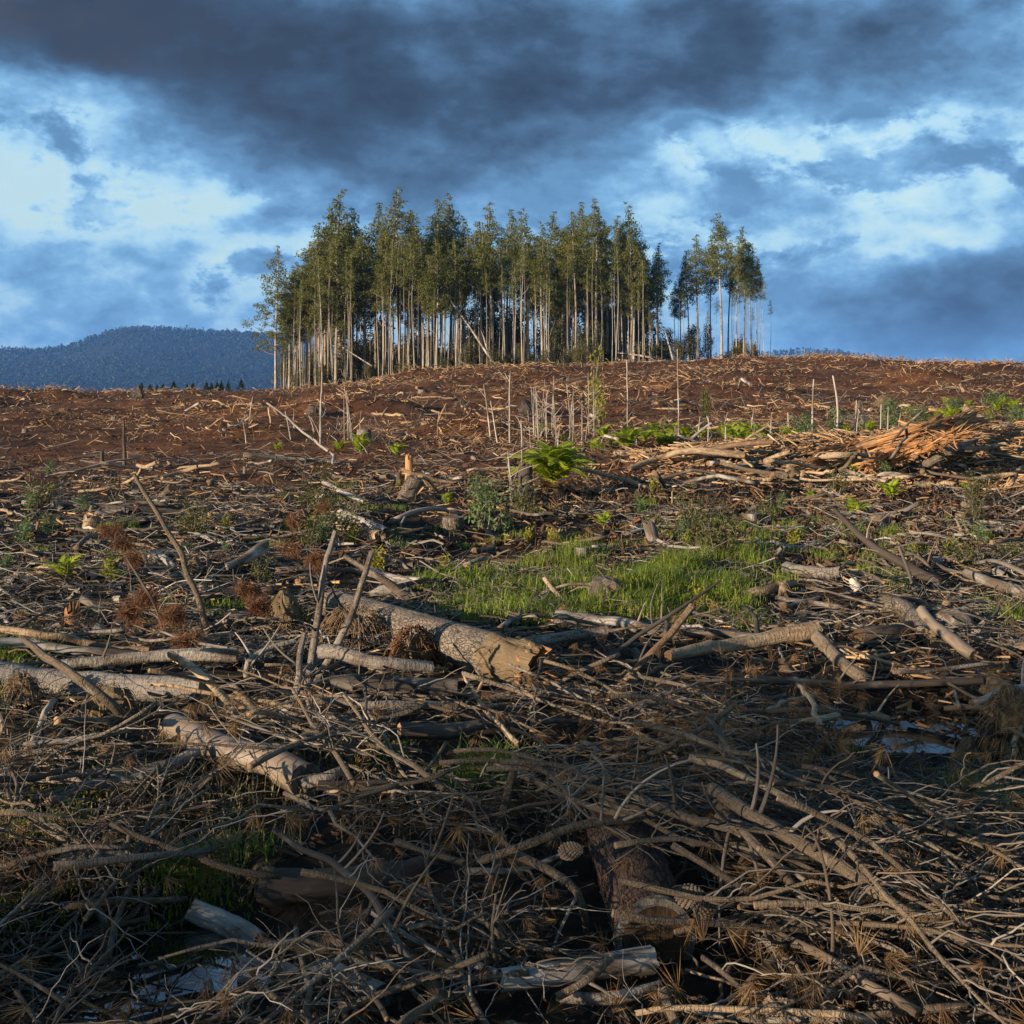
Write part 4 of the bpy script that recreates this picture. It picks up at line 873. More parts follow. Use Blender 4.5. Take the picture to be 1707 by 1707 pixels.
# --- the bank of splintered wood on the right
WB = [
 ('broad splintered orange slab on the right-hand debris bank', [(1360, 764, .20), (1440, 752, .35), (1530, 728, .62), (1625, 700, .95)], 32, 26, 'orange', 'orange'),
 ('lower orange splintered slab end on the debris bank', [(1440, 778, .25), (1520, 752, .45), (1600, 726, .65)], 18, 12, 'orange', 'orange'),
 ('grey-barked log lying against the orange slab', [(1548, 770, .30), (1585, 748, .42), (1625, 730, .5)], 16, 12, 'bark_log', 'cut'),
 ('pale cut log pointing up left at the right-hand bank top', [(1664, 714, .45), (1640, 700, .7), (1608, 680, 1.0)], 14, 12, 'pale', 'pale'),
 ('pale slab at the right end of the debris bank', [(1612, 748, .3), (1640, 746, .35), (1675, 740, .4)], 9, 7, 'pale', 'pale'),
 ('long pale forked limb on the debris bank at centre right', [(1050, 782, .12), (1100, 764, .2), (1150, 752, .3), (1240, 758, .3)], 9, 12, 'pale', 'pale'),
 ('upper pale limb lying right along the debris bank', [(1140, 756, .32), (1220, 744, .38), (1290, 736, .4)], 11, 7, 'pale', 'pale'),
 ('tan log lying flat at the middle of the debris bank', [(1360, 760, .2), (1410, 758, .25), (1470, 756, .25)], 11, 9, 'pale', 'cut'),
 ('brown stick leaning against the orange slab', [(1398, 784, .1), (1420, 766, .35), (1432, 752, .6)], 7, 6, 'branch', 'cut'),
 ('long grey stick leaning over the bank before the orange slab', [(1478, 776, .1), (1498, 742, .7), (1512, 718, 1.1)], 6, 5, 'weathered', 'cut'),
 ('thin grey stick pointing up right over the debris bank', [(1484, 738, .35), (1510, 712, None, .1), (1536, 686, None, .2)], 4, 4, 'weathered', 'cut'),
 ('short white log lying low on the right bank', [(1590, 775, .1), (1600, 776, .1), (1608, 778, .1)], 8, 8, 'white', 'pale'),
 ('tan pole on the bank, left of the orange slab', [(1262, 772, .12), (1290, 762, .25), (1318, 752, .45)], 7, 8, 'pale', 'cut'),
 ('pale stick crossing up from the limb end at centre right', [(1232, 742, .2), (1250, 728, None, 0), (1278, 712, None, .1)], 5, 4, 'pale', 'cut'),
 ('pale log among the chips at the bottom of the bank', [(1468, 782, .12), (1490, 778, .12), (1512, 775, .12)], 8, 7, 'pale', 'cut'),
]
def splinter_slab(label, p, w0, w1, n=190):
    """a torn slab: a bundle of long splinters lying side by side, one piece of wood"""
    rng = np.random.default_rng(hash_(label)); P = spline(pts3(p), 12); org = P.mean(0); P = P - org; ax = nrm(P[-1] - P[0])
    sd = nrm(np.cross(ax, [0, 1, 0.0])); L = np.linalg.norm(P[-1] - P[0]); r = np.linspace(w0, w1, 12) * 0.5 * org[1] / F
    Q, R = [], []
    for i in range(n):
        a = rng.uniform(-.12, .85); b_ = min(1.12, a + rng.uniform(.12, .5)); t = np.linspace(a, b_, 7); u, v = rng.uniform(-1, 1) * (1 + .5 * (rng.random() < .2)), rng.uniform(-.45, .6)
        c = np.stack([np.interp(t, np.linspace(0, 1, 12), P[:, j]) for j in range(3)], 1) + ax * (np.clip(t - 1, 0, 1) + np.clip(t, -1, 0))[:, None] * L
        rr = np.interp(t, np.linspace(0, 1, 12), r); c = c + sd * (u * rr)[:, None] + np.array([0, -.8, .3]) * (v * rr)[:, None] + np.cumsum(rng.normal(0, .013, (7, 3)), 0) + np.linspace(-.5, .5, 7)[:, None] * rng.normal(0, .20, 3)
        Q.append(c); R.append((.05 + .30 * rng.random() ** 2.5) * r.mean() * np.array([.25, .8, 1, 1, .95, .7, .15]))
    V, q, tr, co, ti = tubes(np.array(Q), np.array(R), 5, rng, .22)
    o = link('splintered_log', mesh('splintered_log', V, [(q, 0), (tr, 0)], 'orange', co, ti, smooth=False), None, org); tag(o, label, 'log')
for (lab, p, w0, w1, mt, em) in WB:
    if mt == 'orange': splinter_slab(lab, p, w0, w1)
    else: stick('log', lab, 'log', p, w0, w1, mt, em, 0, S=12, jag=0.8, rough=0.1)

# --- stumps
def stump(px, row, w, h, label, bark='weathered', top='cut', lean=(0, 0), flare=1.25, jag=0.05):
    rng = np.random.default_rng(hash_(label)); p = G(px, row, 0); y = p[1]; r = 0.5 * w * y / F; hh = h * y / F; K, S = 9, 22
    t = np.linspace(0, 1, K); P = np.stack([lean[0] * hh * t, lean[1] * hh * t, -0.12 + (hh + 0.12) * t], 1); R = r * (1 + (flare - 1) * (1 - t) ** 2)
    th = np.arange(S) / S * 2 * PI; un = 1 + (0.10 * np.sin(5 * th + 1) * (1 - t)[:, None] + 0.10 * fbm(np.cos(th)[None] * 2 + 0 * t[:, None], np.sin(th)[None] * 2 + t[:, None], 0.6, 3, int(rng.integers(99))))
    V, q, tr, co, ti = tubes(P[None], R[None], S, rng, 0.03, True, jag, un[None])
    o = link('tree_stump', mesh('tree_stump', V, [(q, 0)], bark, co, ti), None, p); n = len(tr) // 2
    ids, inv = np.unique(tr[n:], return_inverse=True)
    link('cut_face', mesh('cut_face', V[ids], [(inv.reshape(-1, 3), 0)], top, co[ids], ti[ids], smooth=False), o)
    return tag(o, label, 'stump')
stump(607, 738, 24, 22, 'grey sawn stump on the bare brown slope', 'weathered', 'weathered')
stump(672, 834, 28, 36, 'cut stump leaning right with a pale bluish face left of the big fern', 'bark_log', 'white', lean=(0.55, 0.1))
stump(682, 806, 13, 34, 'upright orange torn stump behind the leaning cut stump', 'orange', 'orange', jag=2.5, flare=1.1)
stump(665, 806, 9, 18, 'little dark stub beside the orange torn stump', 'darkbark', 'cut')
stump(876, 832, 24, 46, 'ragged tall dark stump at the left of the big fern', 'darkbark', 'cutdark', jag=1.5)
stump(1254, 872, 24, 16, 'short white-sided stump with a flat top at middle right', 'white', 'weathered')
stump(970, 938, 24, 26, 'squarish pale weathered stump above the grass patch', 'white', 'white', flare=1.1)
stump(992, 930, 14, 22, 'narrow bluish stump beside the squarish pale one', 'white', 'weathered', flare=1.05)
stump(1096, 908, 20, 34, 'leaning grey split stump above the right of the grass', 'white', 'weathered', lean=(-0.4, 0), jag=0.8)
stump(930, 905, 26, 12, 'tan rotten stump with a ragged top above the grass patch', 'clay', 'pale', jag=1.4, flare=1.5)
stump(1462, 878, 26, 18, 'low rotten stump with a pale cap on the right', 'clay', 'white')
stump(150, 885, 30, 18, 'split tan stump on the left field', 'pale', 'cut', lean=(0.3, 0), jag=0.8)
stump(120, 1052, 24, 26, 'torn orange-brown stump above the pale logs at left', 'orange', 'cutdark', jag=2.2)
stump(1602, 868, 18, 12, 'brown stump low on the right field', 'clay', 'cut')
stump(1186, 806, 12, 14, 'small orange stub below the debris bank', 'pale', 'cut')
stump(755, 880, 36, 18, 'low broad bark stump below the green bush', 'bark_log', 'weathered')
stump(990, 632, 12, 8, 'little stump high on the far slope', 'weathered', 'cut')
stump(408, 792, 6, 14, 'small grey post stub on the left field', 'weathered', 'cut')
stump(170, 770, 6, 18, 'short dark post left of the dark snag pole', 'darkbark', 'cut')

for i in range(16):
    px = RNG.uniform(20, 1700); row = RNG.uniform(655, 725); stump(px, row, RNG.uniform(9, 16), RNG.uniform(4, 9), autol(px, row, ('grey', 'brown')[i % 2] + ' low ragged stump'), ('weathered', 'branch')[i % 2], 'cutdark', jag=RNG.uniform(.3, 1.2), flare=1.6)['group'] = 'stumps of the far slope'

# --- rocks, blocks and root clumps
def rock(px, row, w, h, label, matname, cat='rock', am=0.35, nm='rock'):
    rng = np.random.default_rng(hash_(label)); p = G(px, row, 0); k = p[1] / F
    o = link(nm, lump_mesh(nm, rng, 1.0, matname, (0.5 * w * k, 0.45 * w * k, 0.6 * h * k), am, 0.8), None, p + np.array([0, 0, 0.35 * h * k]), (0, 0, rng.uniform(0, 3)))
    return tag(o, label, cat)
rock(1590, 1056, 74, 46, 'white-blue weathered wooden block on the right', 'white', 'wood block', 0.22, 'wood_block')
rock(1012, 1004, 52, 42, 'grey mossy boulder-like root block in the grass', 'bark_log', 'wood block', 0.55, 'wood_block')
rock(1620, 1262, 40, 36, 'tan angular rock at the right shore of the puddle', 'clay', am=0.4)
rock(1665, 1175, 60, 46, 'grey clay lump above the puddle rock', 'clay', 'clod', 0.4, 'soil_clod')
rock(880, 690, 30, 26, 'dark upturned root clump on the far slope', 'darkbark', 'root clump', 0.6, 'root_clump')
rock(325, 960, 26, 32, 'mossy yellow clod beside the tall leaning branch', 'clay', 'clod', 0.4, 'soil_clod')
rock(1305, 995, 26, 30, 'tan rotten wood lump below the split log', 'pale', 'wood block', 0.4, 'wood_block')
rock(835, 1290, 10, 10, 'tiny pale stone by the reeds', 'white')
rock(600, 1240, 20, 14, 'small bluish white stone in the dark brush', 'white')
def root_clump(px, row, w, h, label, n=160, matname='root', core='clay', L=0.5, cs=1.0):
    """upturned root mass: an earth core and dangling rootlets"""
    rng = np.random.default_rng(hash_(label)); p = G(px, row, 0); k = p[1] / F; W, Hh = w * k, h * k
    o = link('root_clump', lump_mesh('root_clump', rng, 1.0, core, (0.40 * W * cs, 0.34 * W * cs, 0.46 * Hh * cs), 0.6, 0.8), None, p + np.array([0, 0, 0.45 * Hh]))
    d = rand_dir(n, rng); P0 = d * np.array([0.42 * W, 0.34 * W, 0.46 * Hh]); LL = rng.uniform(0.3, 1.0, n) * L * W
    s = np.linspace(0, 1, 6)[None, :, None]; b_ = nrm(np.cross(d, rand_dir(n, rng)))
    Q = P0[:, None] + d[:, None] * s * LL[:, None, None] * 0.7 + b_[:, None] * (s ** 2) * (LL * rng.uniform(-0.6, 0.6, n))[:, None, None] + np.array([0, 0, -0.9]) * s ** 2 * LL[:, None, None]
    R = rng.uniform(0.0018, 0.008, n)[:, None] * np.linspace(1, 0.4, 6)[None] * (k / 0.004) ** 0.35
    link('rootlets', tube_mesh('rootlets', tubes(Q, R, 4, rng, caps=False), matname), o)['kind'] = 'stuff'
    return tag(o, label, 'root clump')
root_clump(1690, 1262, 95, 125, 'tall earthy root clump with hanging rootlets at the right edge', 260)
root_clump(690, 1118, 60, 80, 'hanging mass of brown rootlets across the thick scaly log', 340, 'rust', 'root', 0.8, .45)
root_clump(478, 1052, 55, 70, 'mossy earth clump at the left end of the scaly log', 120)
root_clump(590, 1075, 90, 70, 'brown root mass under the left part of the scaly log', 260, 'root', 'clay', .6, .6)
root_clump(440, 1482, 45, 45, 'clay-caked ragged roots at the end of the half-buried log', 120)
root_clump(178, 1205, 95, 70, 'rough earth bank under the smooth grey log', 110, 'root', 'clay', 0.4)
root_clump(980, 1190, 60, 46, 'tangle of fine brown roots in the middle of the brush', 240, 'root', 'root', 0.8, .5)
root_clump(35, 1180, 60, 60, 'earthy clump under the smooth log at the left edge', 90)

for i in range(7):
    px = RNG.uniform(20, 1700); row = RNG.uniform(650, 730); root_clump(px, row, RNG.uniform(22, 40), RNG.uniform(14, 26), autol(px, row, 'dark upturned root mass'), 60, 'root', ('darkbark', 'clay')[i % 2], .7)['group'] = 'root masses of the far slope'

# --- pine cones
def cone_mesh():
    V, q, T = [], [], []; L, R = 0.105, 0.036; n = 130; o = 0; tint = []
    for i in range(n):
        u = (i + 0.5) / n; a = i * 2.39996; z = -L / 2 + L * u; prof = math.sin(PI * (0.10 + 0.86 * u)) ** 0.65 * (1.0 - 0.25 * u)
        r = R * prof; d = np.array([math.cos(a), math.sin(a), 0]); tn = np.array([-math.sin(a), math.cos(a), 0]); up = np.array([0, 0, 1.0]); s = 0.0085 * (0.55 + 0.6 * prof)
        c = d * r + up * z
        V += [c - tn * s - d * s * 0.7, c + d * s * 0.25 - up * s * 0.9, c + tn * s - d * s * 0.7, c + up * s * 0.9, c + d * s * 0.75 + up * 0.2 * s]
        q += [[o, o + 1, o + 4], [o + 1, o + 2, o + 4], [o + 2, o + 3, o + 4], [o + 3, o, o + 4]]; tint += [(i * 0.37) % 1] * 5; o += 5
    nb = 14; th = np.arange(nb) / nb * 2 * PI; zs = np.linspace(-L / 2, L / 2, 9)
    for z in zs:
        pr = max(0.05, math.sin(PI * (0.10 + 0.86 * (z / L + 0.5))) ** 0.65 * (1 - 0.25 * (z / L + 0.5))) * R * 0.86
        V += [np.array([pr * math.cos(x), pr * math.sin(x), z]) for x in th]; tint += [0.2] * nb
    Q = [[o + k * nb + j, o + k * nb + (j + 1) % nb, o + (k + 1) * nb + (j + 1) % nb, o + (k + 1) * nb + j] for k in range(8) for j in range(nb)]
    return mesh('pine_cone', np.array(V), [(np.array(q), 0), (np.array(Q), 0)], 'cone', np.array(V), tint, smooth=False)
CONE = cone_mesh()
for (px, row, h, rot, s, lab) in [(1152, 1494, .22, (1.2, 0.3, 0.6), 1.05, 'upper of two grey pine cones right of the sawn log'), (1172, 1514, .20, (1.5, 0.2, -0.9), 1.0, 'lower of two grey pine cones right of the sawn log'),
    (953, 1418, .26, (1.3, 0, 1.2), 0.85, 'small pine cone half hidden in the brush pile'), (1295, 1680, .14, (0.5, 0.3, 0), 1.1, 'pine cone standing at the bottom edge, right of centre'), (1472, 1698, .14, (0.8, -0.4, 1), 1.15, 'pine cone cut by the bottom edge at lower right')]:
    tag(link('pine_cone', CONE, None, G(px, row, h), rot, s), lab, 'pine cone')

# ================================================================== standing dead saplings on the far slope
def sapling(px, base, top, dx, label, group=None, w=4.0, twigs=3, dark=False, y=None, bend=0.0):
    rng = np.random.default_rng(int(px * 7 + base)); p0 = G(px, base, 0) if y is None else np.array([(px - CX) / F * y, y, 0.0])
    if y is not None: p0[2] = Hs(p0[0], y)
    p1 = A(px + dx, top, p0[1]); r = max(0.42 * w * p0[1] / F, 0.012)
    mid = 0.5 * (p0 + p1) + np.array([bend * (p1[2] - p0[2]), 0, 0]); P = wobble(spline([p0 - np.array([0, 0, .15]), mid, p1], 10), 0.006, rng); P -= p0
    V, q, tr, co, ti = tubes(P[None], np.linspace(r, r * 0.55, 10)[None], 6, rng, 0.06)
    o = link('dead_sapling', mesh('dead_sapling', V, [(q, 0), (tr, 0)], 'darkbark' if dark else 'pole', co, ti), None, p0)
    side_twigs(o, P, np.full(10, 0.03), twigs, rng, 0.45, 'pole', 0.4)
    return tag(o, label, 'dead sapling', group)
SP = [(535, 742, 575, 2, 'tallest thin white dead sapling standing left before the stand', 5, 0), (850, 738, 622, 1, 'white dead sapling standing alone at the centre of the slope', 4, 5), (1045, 732, 600, 0, 'tall white dead pole at centre right, left of the tallest bare one', 4, 2),
      (1132, 732, 582, -2, 'tallest bare white pole on the slope right of centre', 4, 1), (1354, 750, 632, 2, 'straight white dead pole on the right slope', 5, 0), (1395, 744, 626, -6, 'curved white dead pole right of the straight one', 6, 1),
      (1420, 740, 668, 8, 'thin leaning white pole right of the curved pole', 4, 0), (1439, 738, 670, -2, 'thin straight white pole, third from the curved pole', 4, 0), (1468, 730, 674, 1, 'thin white pole, left one of the last pair on the right slope', 4, 0), (1480, 730, 678, 1, 'thin white pole, right one of the last pair on the right slope', 4, 0),
      (575, 738, 655, -2, 'leftmost of four thin dead stems clustered on the left slope', 3, 1), (582, 737, 652, -4, 'second of four thin dead stems clustered on the left slope', 3, 1), (587, 738, 648, -12, 'third of four thin dead stems clustered on the left slope', 3, 2), (590, 736, 645, -16, 'last of four thin dead stems clustered on the left slope', 3, 4),
      (820, 736, 640, -14, 'forked grey dead sapling left of the lone white one', 4, 5), (830, 740, 668, -12, 'slim grey stem leaning left near the slope centre', 3, 2)]
for (px, b_, tp, dx, lab, w, tw) in SP: sapling(px, b_, tp, dx, lab, None, w, tw, bend=0.03 if 'curved' in lab else 0)
for i in range(30):
    px = RNG.uniform(878, 992); b_ = RNG.uniform(722, 748)
    sapling(px, b_, b_ - RNG.uniform(40, 105), RNG.normal(0, 5), autol(px, b_, 'thin grey thicket sapling'), 'dead saplings in the central thicket', RNG.uniform(1.4, 2.4), int(RNG.integers(2, 7)))
for i in range(22):
    px = RNG.uniform(1000, 1520); b_ = RNG.uniform(722, 752)
    sapling(px, b_, b_ - RNG.uniform(15, 55), RNG.normal(0, 6), autol(px, b_, 'short upright dead stem'), 'short dead stems behind the bank', RNG.uniform(2.2, 3.8), 1)
for i in range(14):
    px = RNG.uniform(380, 720); b_ = RNG.uniform(705, 760)
    sapling(px, b_, b_ - RNG.uniform(15, 48), RNG.normal(-4, 9), autol(px, b_, 'short dead stem on the left slope'), 'short dead stems on the left slope', RNG.uniform(2.2, 3.4), 0)
for (px, b_, tp, dx, lab) in [(856, 830, 752, -10, 'thin brown dead stem, leftmost beside the tall ragged stump'), (868, 832, 700, 2, 'tall thin brown stem rising by the big fern'), (852, 835, 790, -4, 'short brown stem beside the tall ragged stump')]:
    sapling(px, b_, tp, dx, lab, None, 5, 2)
# the pale leaning trunk in front of the stand, and fallen trunks at the foot
def leaner(px0, row0, px1, row1, y, w, label):
    p0 = A(px0, row0, y); p1 = A(px1, row1, y + 3); r = 0.5 * w * y / F; o_ = 0.5 * (p0 + p1); P = wobble(spline([p0, p1], 9), 0.006, RNG) - o_
    tag(link('leaning_trunk', tube_mesh('leaning_trunk', tubes(P[None], np.linspace(r, r * .5, 9)[None], 6, RNG, .05), 'pole'), None, o_), label, 'trunk')
leaner(836, 620, 745, 490, 116, 4.5, 'pale trunk leaning left across the front of the stand')
leaner(820, 608, 790, 510, 117, 3.5, 'thin pale trunk leaning slightly, beside the strongly leaning one')
leaner(622, 612, 570, 578, 118, 3, 'slim pale trunk leaning at the left foot of the stand')
leaner(1122, 600, 1108, 548, 119, 4, 'short pale trunk leaning at the gap between stand and clump')
leaner(1108, 601, 1015, 606, 117, 5, 'fallen trunk lying at the dark foot of the stand')
leaner(1085, 596, 1030, 588, 118, 4, 'raised fallen trunk over the lying one at the stand foot')

# ================================================================== ferns
def frond_mesh(seed, L=0.8, matname='fern'):
    rng = np.random.default_rng(seed); s = np.linspace(0, 1, 12)
    rach = np.stack([L * 0.85 * s ** 1.15, 0 * s, L * (0.95 * s - 0.75 * s ** 2.4)], 1)
    V, q, tr, co, ti = tubes(rach[None], np.linspace(0.008, 0.002, 12)[None] * L / 0.8, 4, rng); parts = [(V, q, tr)]
    n = 22; u = np.linspace(0.14, 0.99, n); P0, D, W, tn = [], [], [], []
    for k in range(n):
        p = np.array([np.interp(u[k], s, rach[:, j]) for j in range(3)]); tg = nrm(np.array([np.interp(min(u[k] + .05, 1), s, rach[:, j]) - np.interp(max(u[k] - .05, 0), s, rach[:, j]) for j in range(3)]))
        ln = L * 0.25 * math.sin(PI * (0.16 + 0.80 * u[k])) * (1.12 - 0.45 * u[k])
        for sd in (-1, 1):
            d = nrm(np.array([0, sd, 0]) + tg * 0.45 + np.array([0, 0, -0.18 + rng.normal(0, .06)])); P0.append(p); D.append(d * ln * rng.uniform(.9, 1.1)); W.append(tg * L * 0.026)
    P0, D, W = map(np.array, (P0, D, W)); V2, f2, t2 = rhombi(P0, D, W, rng.random(len(P0)) * 0.3); o = len(V)
    return mesh('frond', np.vstack([V, V2]), [(q, 0), (tr, 0), (f2 + o, 0)], matname, tint=np.concatenate([np.zeros(o), t2]), smooth=False)
FR = [frond_mesh(400 + i) for i in range(3)]; FRB = frond_mesh(410, matname='fernbrown')
def fern(px, row, size, n, label, group=None, dead=3, h=0.0, elev=(0.15, 0.75)):
    p = G(px, row, h); o = empty('fern', p, (0, 0, RNG.uniform(0, 6)), size)
    for i in range(n):
        a = i * 2.399 + RNG.uniform(-.3, .3); e = RNG.uniform(*elev)
        link('frond', FR[i % 3], o, (0, 0, 0), (0, -e, a), RNG.uniform(0.75, 1.12))
    for i in range(dead):
        link('dead_frond', FRB, o, (0, 0, 0), (0, RNG.uniform(0.3, 0.7), RNG.uniform(0, 6.28)), RNG.uniform(0.5, 0.8))
    return tag(o, label, 'fern', group)
def big_fern():
    p = G(922, 826, 0); k = p[1] / F; o = empty('fern', p, (0, 0, 0.4), 1.5)
    rng = np.random.default_rng(9)
    tk = tube_mesh('trunk', tubes(np.array([[[0, 0, -.1], [0, 0, .06], [0, 0, .14]]]), np.array([[0.13, 0.11, 0.08]]), 10, rng, .2), 'root'); link('trunk', tk, o)
    for i in range(52):
        e_ = RNG.uniform(-0.1, 1.0); link('frond', FR[i % 3], o, (0, 0, 0.12), (RNG.normal(0, .2), -e_, i * 2.399 + RNG.uniform(-.3, .3)), RNG.uniform(0.62, 0.95) * (1.05 - .25 * e_))
    for i in range(12): link('dead_frond', FRB, o, (0, 0, 0.12), (0, RNG.uniform(0.5, 1.0), RNG.uniform(0, 6.28)), RNG.uniform(0.4, 0.7))
    tag(o, 'large bright green tree fern at the middle of the clearing', 'fern')
big_fern()
for (px, row, s, n, lab) in [(600, 756, .9, 12, 'low bright fern below the grey stump on the left slope'), (566, 754, .6, 9, 'small fern just left of the low bright fern on the left slope'), (660, 760, .6, 10, 'small fern right of the low bright fern on the left slope'),
    (108, 966, .42, 12, 'yellow-green fern on the left among grey sticks'), (192, 968, .22, 8, 'tiny leafy fern right of the yellow-green one at left'), (462, 752, .4, 8, 'tiny fern under the slope at far left'),
    (1484, 832, .50, 12, 'bright fern below the debris bank, upper one of the pair at right'), (1425, 862, .45, 12, 'bright fern behind the dark forked branch, lower one of the pair'), (1352, 832, .3, 8, 'small yellow fern left of the bright pair at right'),
    (1610, 818, .35, 8, 'small fern at the foot of the bank near the right edge'), (1006, 880, .35, 7, 'single spreading fern above the grass patch'), (990, 752, .6, 8, 'fern in front of the dead sapling thicket'), (1045, 752, 1.1, 14, 'dark green fern right of the dead sapling thicket'),
    (1075, 738, .7, 10, 'yellow-green fern behind the dark green one at centre right'), (1425, 790, .4, 8, 'small fern on the debris bank face'), (745, 842, .35, 10, 'feathery green fern right of the leaning cut stump')]:
    fern(px, row, s, n, lab)
for i in range(26):
    px = RNG.uniform(1000, 1560); ro = RNG.uniform(722, 746); fern(px, ro, RNG.uniform(0.5, 0.9), 10, autol(px, ro, 'green fern of the strip behind the bank'), 'ferns behind the debris bank', 1)
for i in range(16):
    px = RNG.uniform(1540, 1720); ro = RNG.uniform(672, 712); fern(px, ro, RNG.uniform(0.5, 0.9), 9, autol(px, ro, 'dark fern on the green rise'), 'ferns on the green rise', 1)

# ================================================================== leafy saplings and weeds
SHR.append(SHR[3])  # index 4 spare
SHR.append(make_shrub(230, 2.0, 0.75, 260, 'yellow', 0.16)); SHR.append(make_shrub(231, 2.2, 0.9, 900, 'stalkgreen', 0.14)); SHR.append(make_shrub(232, 0.8, 0.5, 500, 'under', 0.08)); SHR.append(make_shrub(233, 0.6, 0.28, 420, 'stalkgreen', 0.055)); SHR.append(make_shrub(234, 0.35, 0.22, 160, 'yellow', 0.07))
def bush(px, row, v, s, label, wide=1.0, group=None, cat='shrub', nm='shrub'):
    p = G(px, row, 0); o = empty(nm, p, (0, 0, RNG.uniform(0, 6.28)), (s * wide, s * wide, s)); st, fo = SHR[v]; link('stem', st, o); link('foliage', fo, o); return tag(o, label, cat, group)
x_ = (990 - CX) / F * 60
for (px, row, v, s, w, lab) in [(992, 700, 5, 1.35, 0.55, 'tall thin yellow-green sapling on the slope right of centre'), (1000, 716, 5, 0.8, 0.8, 'lower yellow-green sapling before the tall thin one'), (1175, 708, 1, 0.42, 0.5, 'blurred brown-green bush on the bare slope at right'),
    (1480, 722, 6, 0.5, 1.6, 'low green bush at the left end of the green rise'), (1340, 745, 6, 0.45, 1.2, 'round green bush behind the debris bank'), (1398, 742, 6, 0.5, 1.2, 'dark bushy plant by the curved white pole'),
    (1655, 690, 6, 0.45, 1.8, 'green bush at the top of the right-hand rise'), (806, 892, 8, 1.35, 1.0, 'pale green upright weed below the tall ragged stump'), (700, 650, 3, .25, 1.6, 'little green shrub at the foot of the stand'),
    (1530, 715, 6, 0.36, 2.0, 'spreading green bush behind the orange slab'), (1590, 700, 6, 0.36, 2.2, 'dark green bush right above the orange slab'), (1690, 712, 6, .34, 2.4, 'green bush at the right edge above the bank')]:
    bush(px, row, v, s, lab, w)
for (px, row, s, w, lab) in [(1168, 1022, 0.75, 0.8, 'yellow flowering weed right of the grass by the pale log'), (1190, 1036, 0.5, 0.8, 'smaller yellow weed beside the pale log'), (880, 905, .6, 1, 'yellow weed near the pale sticks left of the grass'), (480, 888, .55, 1.2, 'leafy yellow weed on the mid left'), (585, 910, .6, 1.2, 'yellow-green weed under the white peeled log'), (180, 965, .6, 1.3, 'light green leafy weed on the left, right of the fern'), (1410, 935, .4, 1.2, 'light green weed near the small sawn log')]:
    bush(px, row, 9, s, lab, w, None, 'weed', 'weed')
for i in range(60):
    px = RNG.uniform(0, 1707); row = RNG.uniform(790, 1000); bush(px, row, int(RNG.integers(7, 10)), RNG.uniform(.3, .7), autol(px, row, 'small green weed'), 1.1, 'weeds of the mid field', 'weed', 'weed')

# --- rusty dead pine sprays
def spray(px, row, size, label, h=0.15, n=14):
    rng = np.random.default_rng(hash_(label)); p = G(px, row, h); k = p[1] / F * size * 0.72; o = empty('dead_pine_spray', p)
    tip = [np.zeros(3)]; Q = []
    for i in range(n):
        d = nrm(np.array([rng.normal(0, 1), rng.normal(0, .6), rng.normal(.25, .6)])); e = d * k * rng.uniform(.25, .75); Q.append(spline([np.zeros(3), .5 * e + rng.normal(0, .05 * k, 3), e], 5)); tip.append(e)
        tip.append(.6 * e)
    link('twig', tube_mesh('twig', tubes(np.array(Q), np.tile(np.linspace(.006, .002, 5), (n, 1)), 4, rng), 'twig'), o)
    tip = np.array(tip); m_ = 900; own = rng.integers(0, len(tip), m_); P0 = tip[own] + rng.normal(0, .03 * k, (m_, 3)); D = nrm(rng.normal(0, 1, (m_, 3)) + np.array([0, 0, -.45])) * rng.uniform(.05, .11, m_)[:, None]
    W = nrm(np.cross(D, rand_dir(m_, rng))) * .0020
    V, f, ti = rhombi(P0, D, W); link('needles', mesh('needles', V, [(f, 0)], 'rust', tint=ti, smooth=False), o)['kind'] = 'stuff'
    tag(o, label, 'dead foliage')
for (px, row, s, lab, h) in [(185, 884, 36, 'rusty dead needle spray left of the tall leaning branch, highest', .3), (205, 908, 34, 'rusty dead needles just under the highest spray', .25), (222, 935, 36, 'rusty spray by the bone-like white piece', .25), (248, 1000, 40, 'rusty needle cluster behind the slender grey branch', .25), (220, 1020, 44, 'large rusty needle cluster above the pale logs', .25), (290, 1028, 60, 'widest rusty needle cluster beside the tall leaning branch foot', .3), (318, 1070, 52, 'low brown needle cluster under the tall branch foot', .15),
    (410, 985, 36, 'rusty spray in front of the bluish trunk piece', .25), (432, 1012, 36, 'rusty spray left of the mossy earth clump', .25), (480, 915, 40, 'rusty spray near the top of the left leaning branch', .3), (490, 870, 34, 'faded rusty spray behind the leaning branches', .25), (525, 935, 30, 'rusty spray right behind the left leaning branch', .25), (545, 848, 30, 'brown spray beside the white peeled log', .2)]:
    spray(px, row, s, lab, h)

# ================================================================== grass
def blades(X, Y, Hh, bend, width, rng):
    n = len(X); base = np.stack([X, Y, H(X, Y) - 0.01], 1); a = rng.uniform(0, 6.28, n); d = np.stack([np.cos(a), np.sin(a), 0 * a], 1)
    lean = (bend * Hh * rng.uniform(.2, 1, n))[:, None] * d; w = np.stack([-np.sin(a), np.cos(a), 0 * a], 1) * (width * rng.uniform(.7, 1.2, n))[:, None]
    up = np.array([0, 0, 1.0]) * Hh[:, None]
    p0 = base; p1 = base + .55 * up + .25 * lean; p2 = base + (1 - .25 * bend) * up + lean
    V = np.stack([p0 - w, p0 + w, p1 + .8 * w, p1 - .8 * w, p2], 1).reshape(-1, 3); i = np.arange(n) * 5
    return V, np.stack([i, i + 1, i + 2, i + 3], 1), np.stack([i + 3, i + 2, i + 4], 1), np.repeat(rng.random(n), 5)
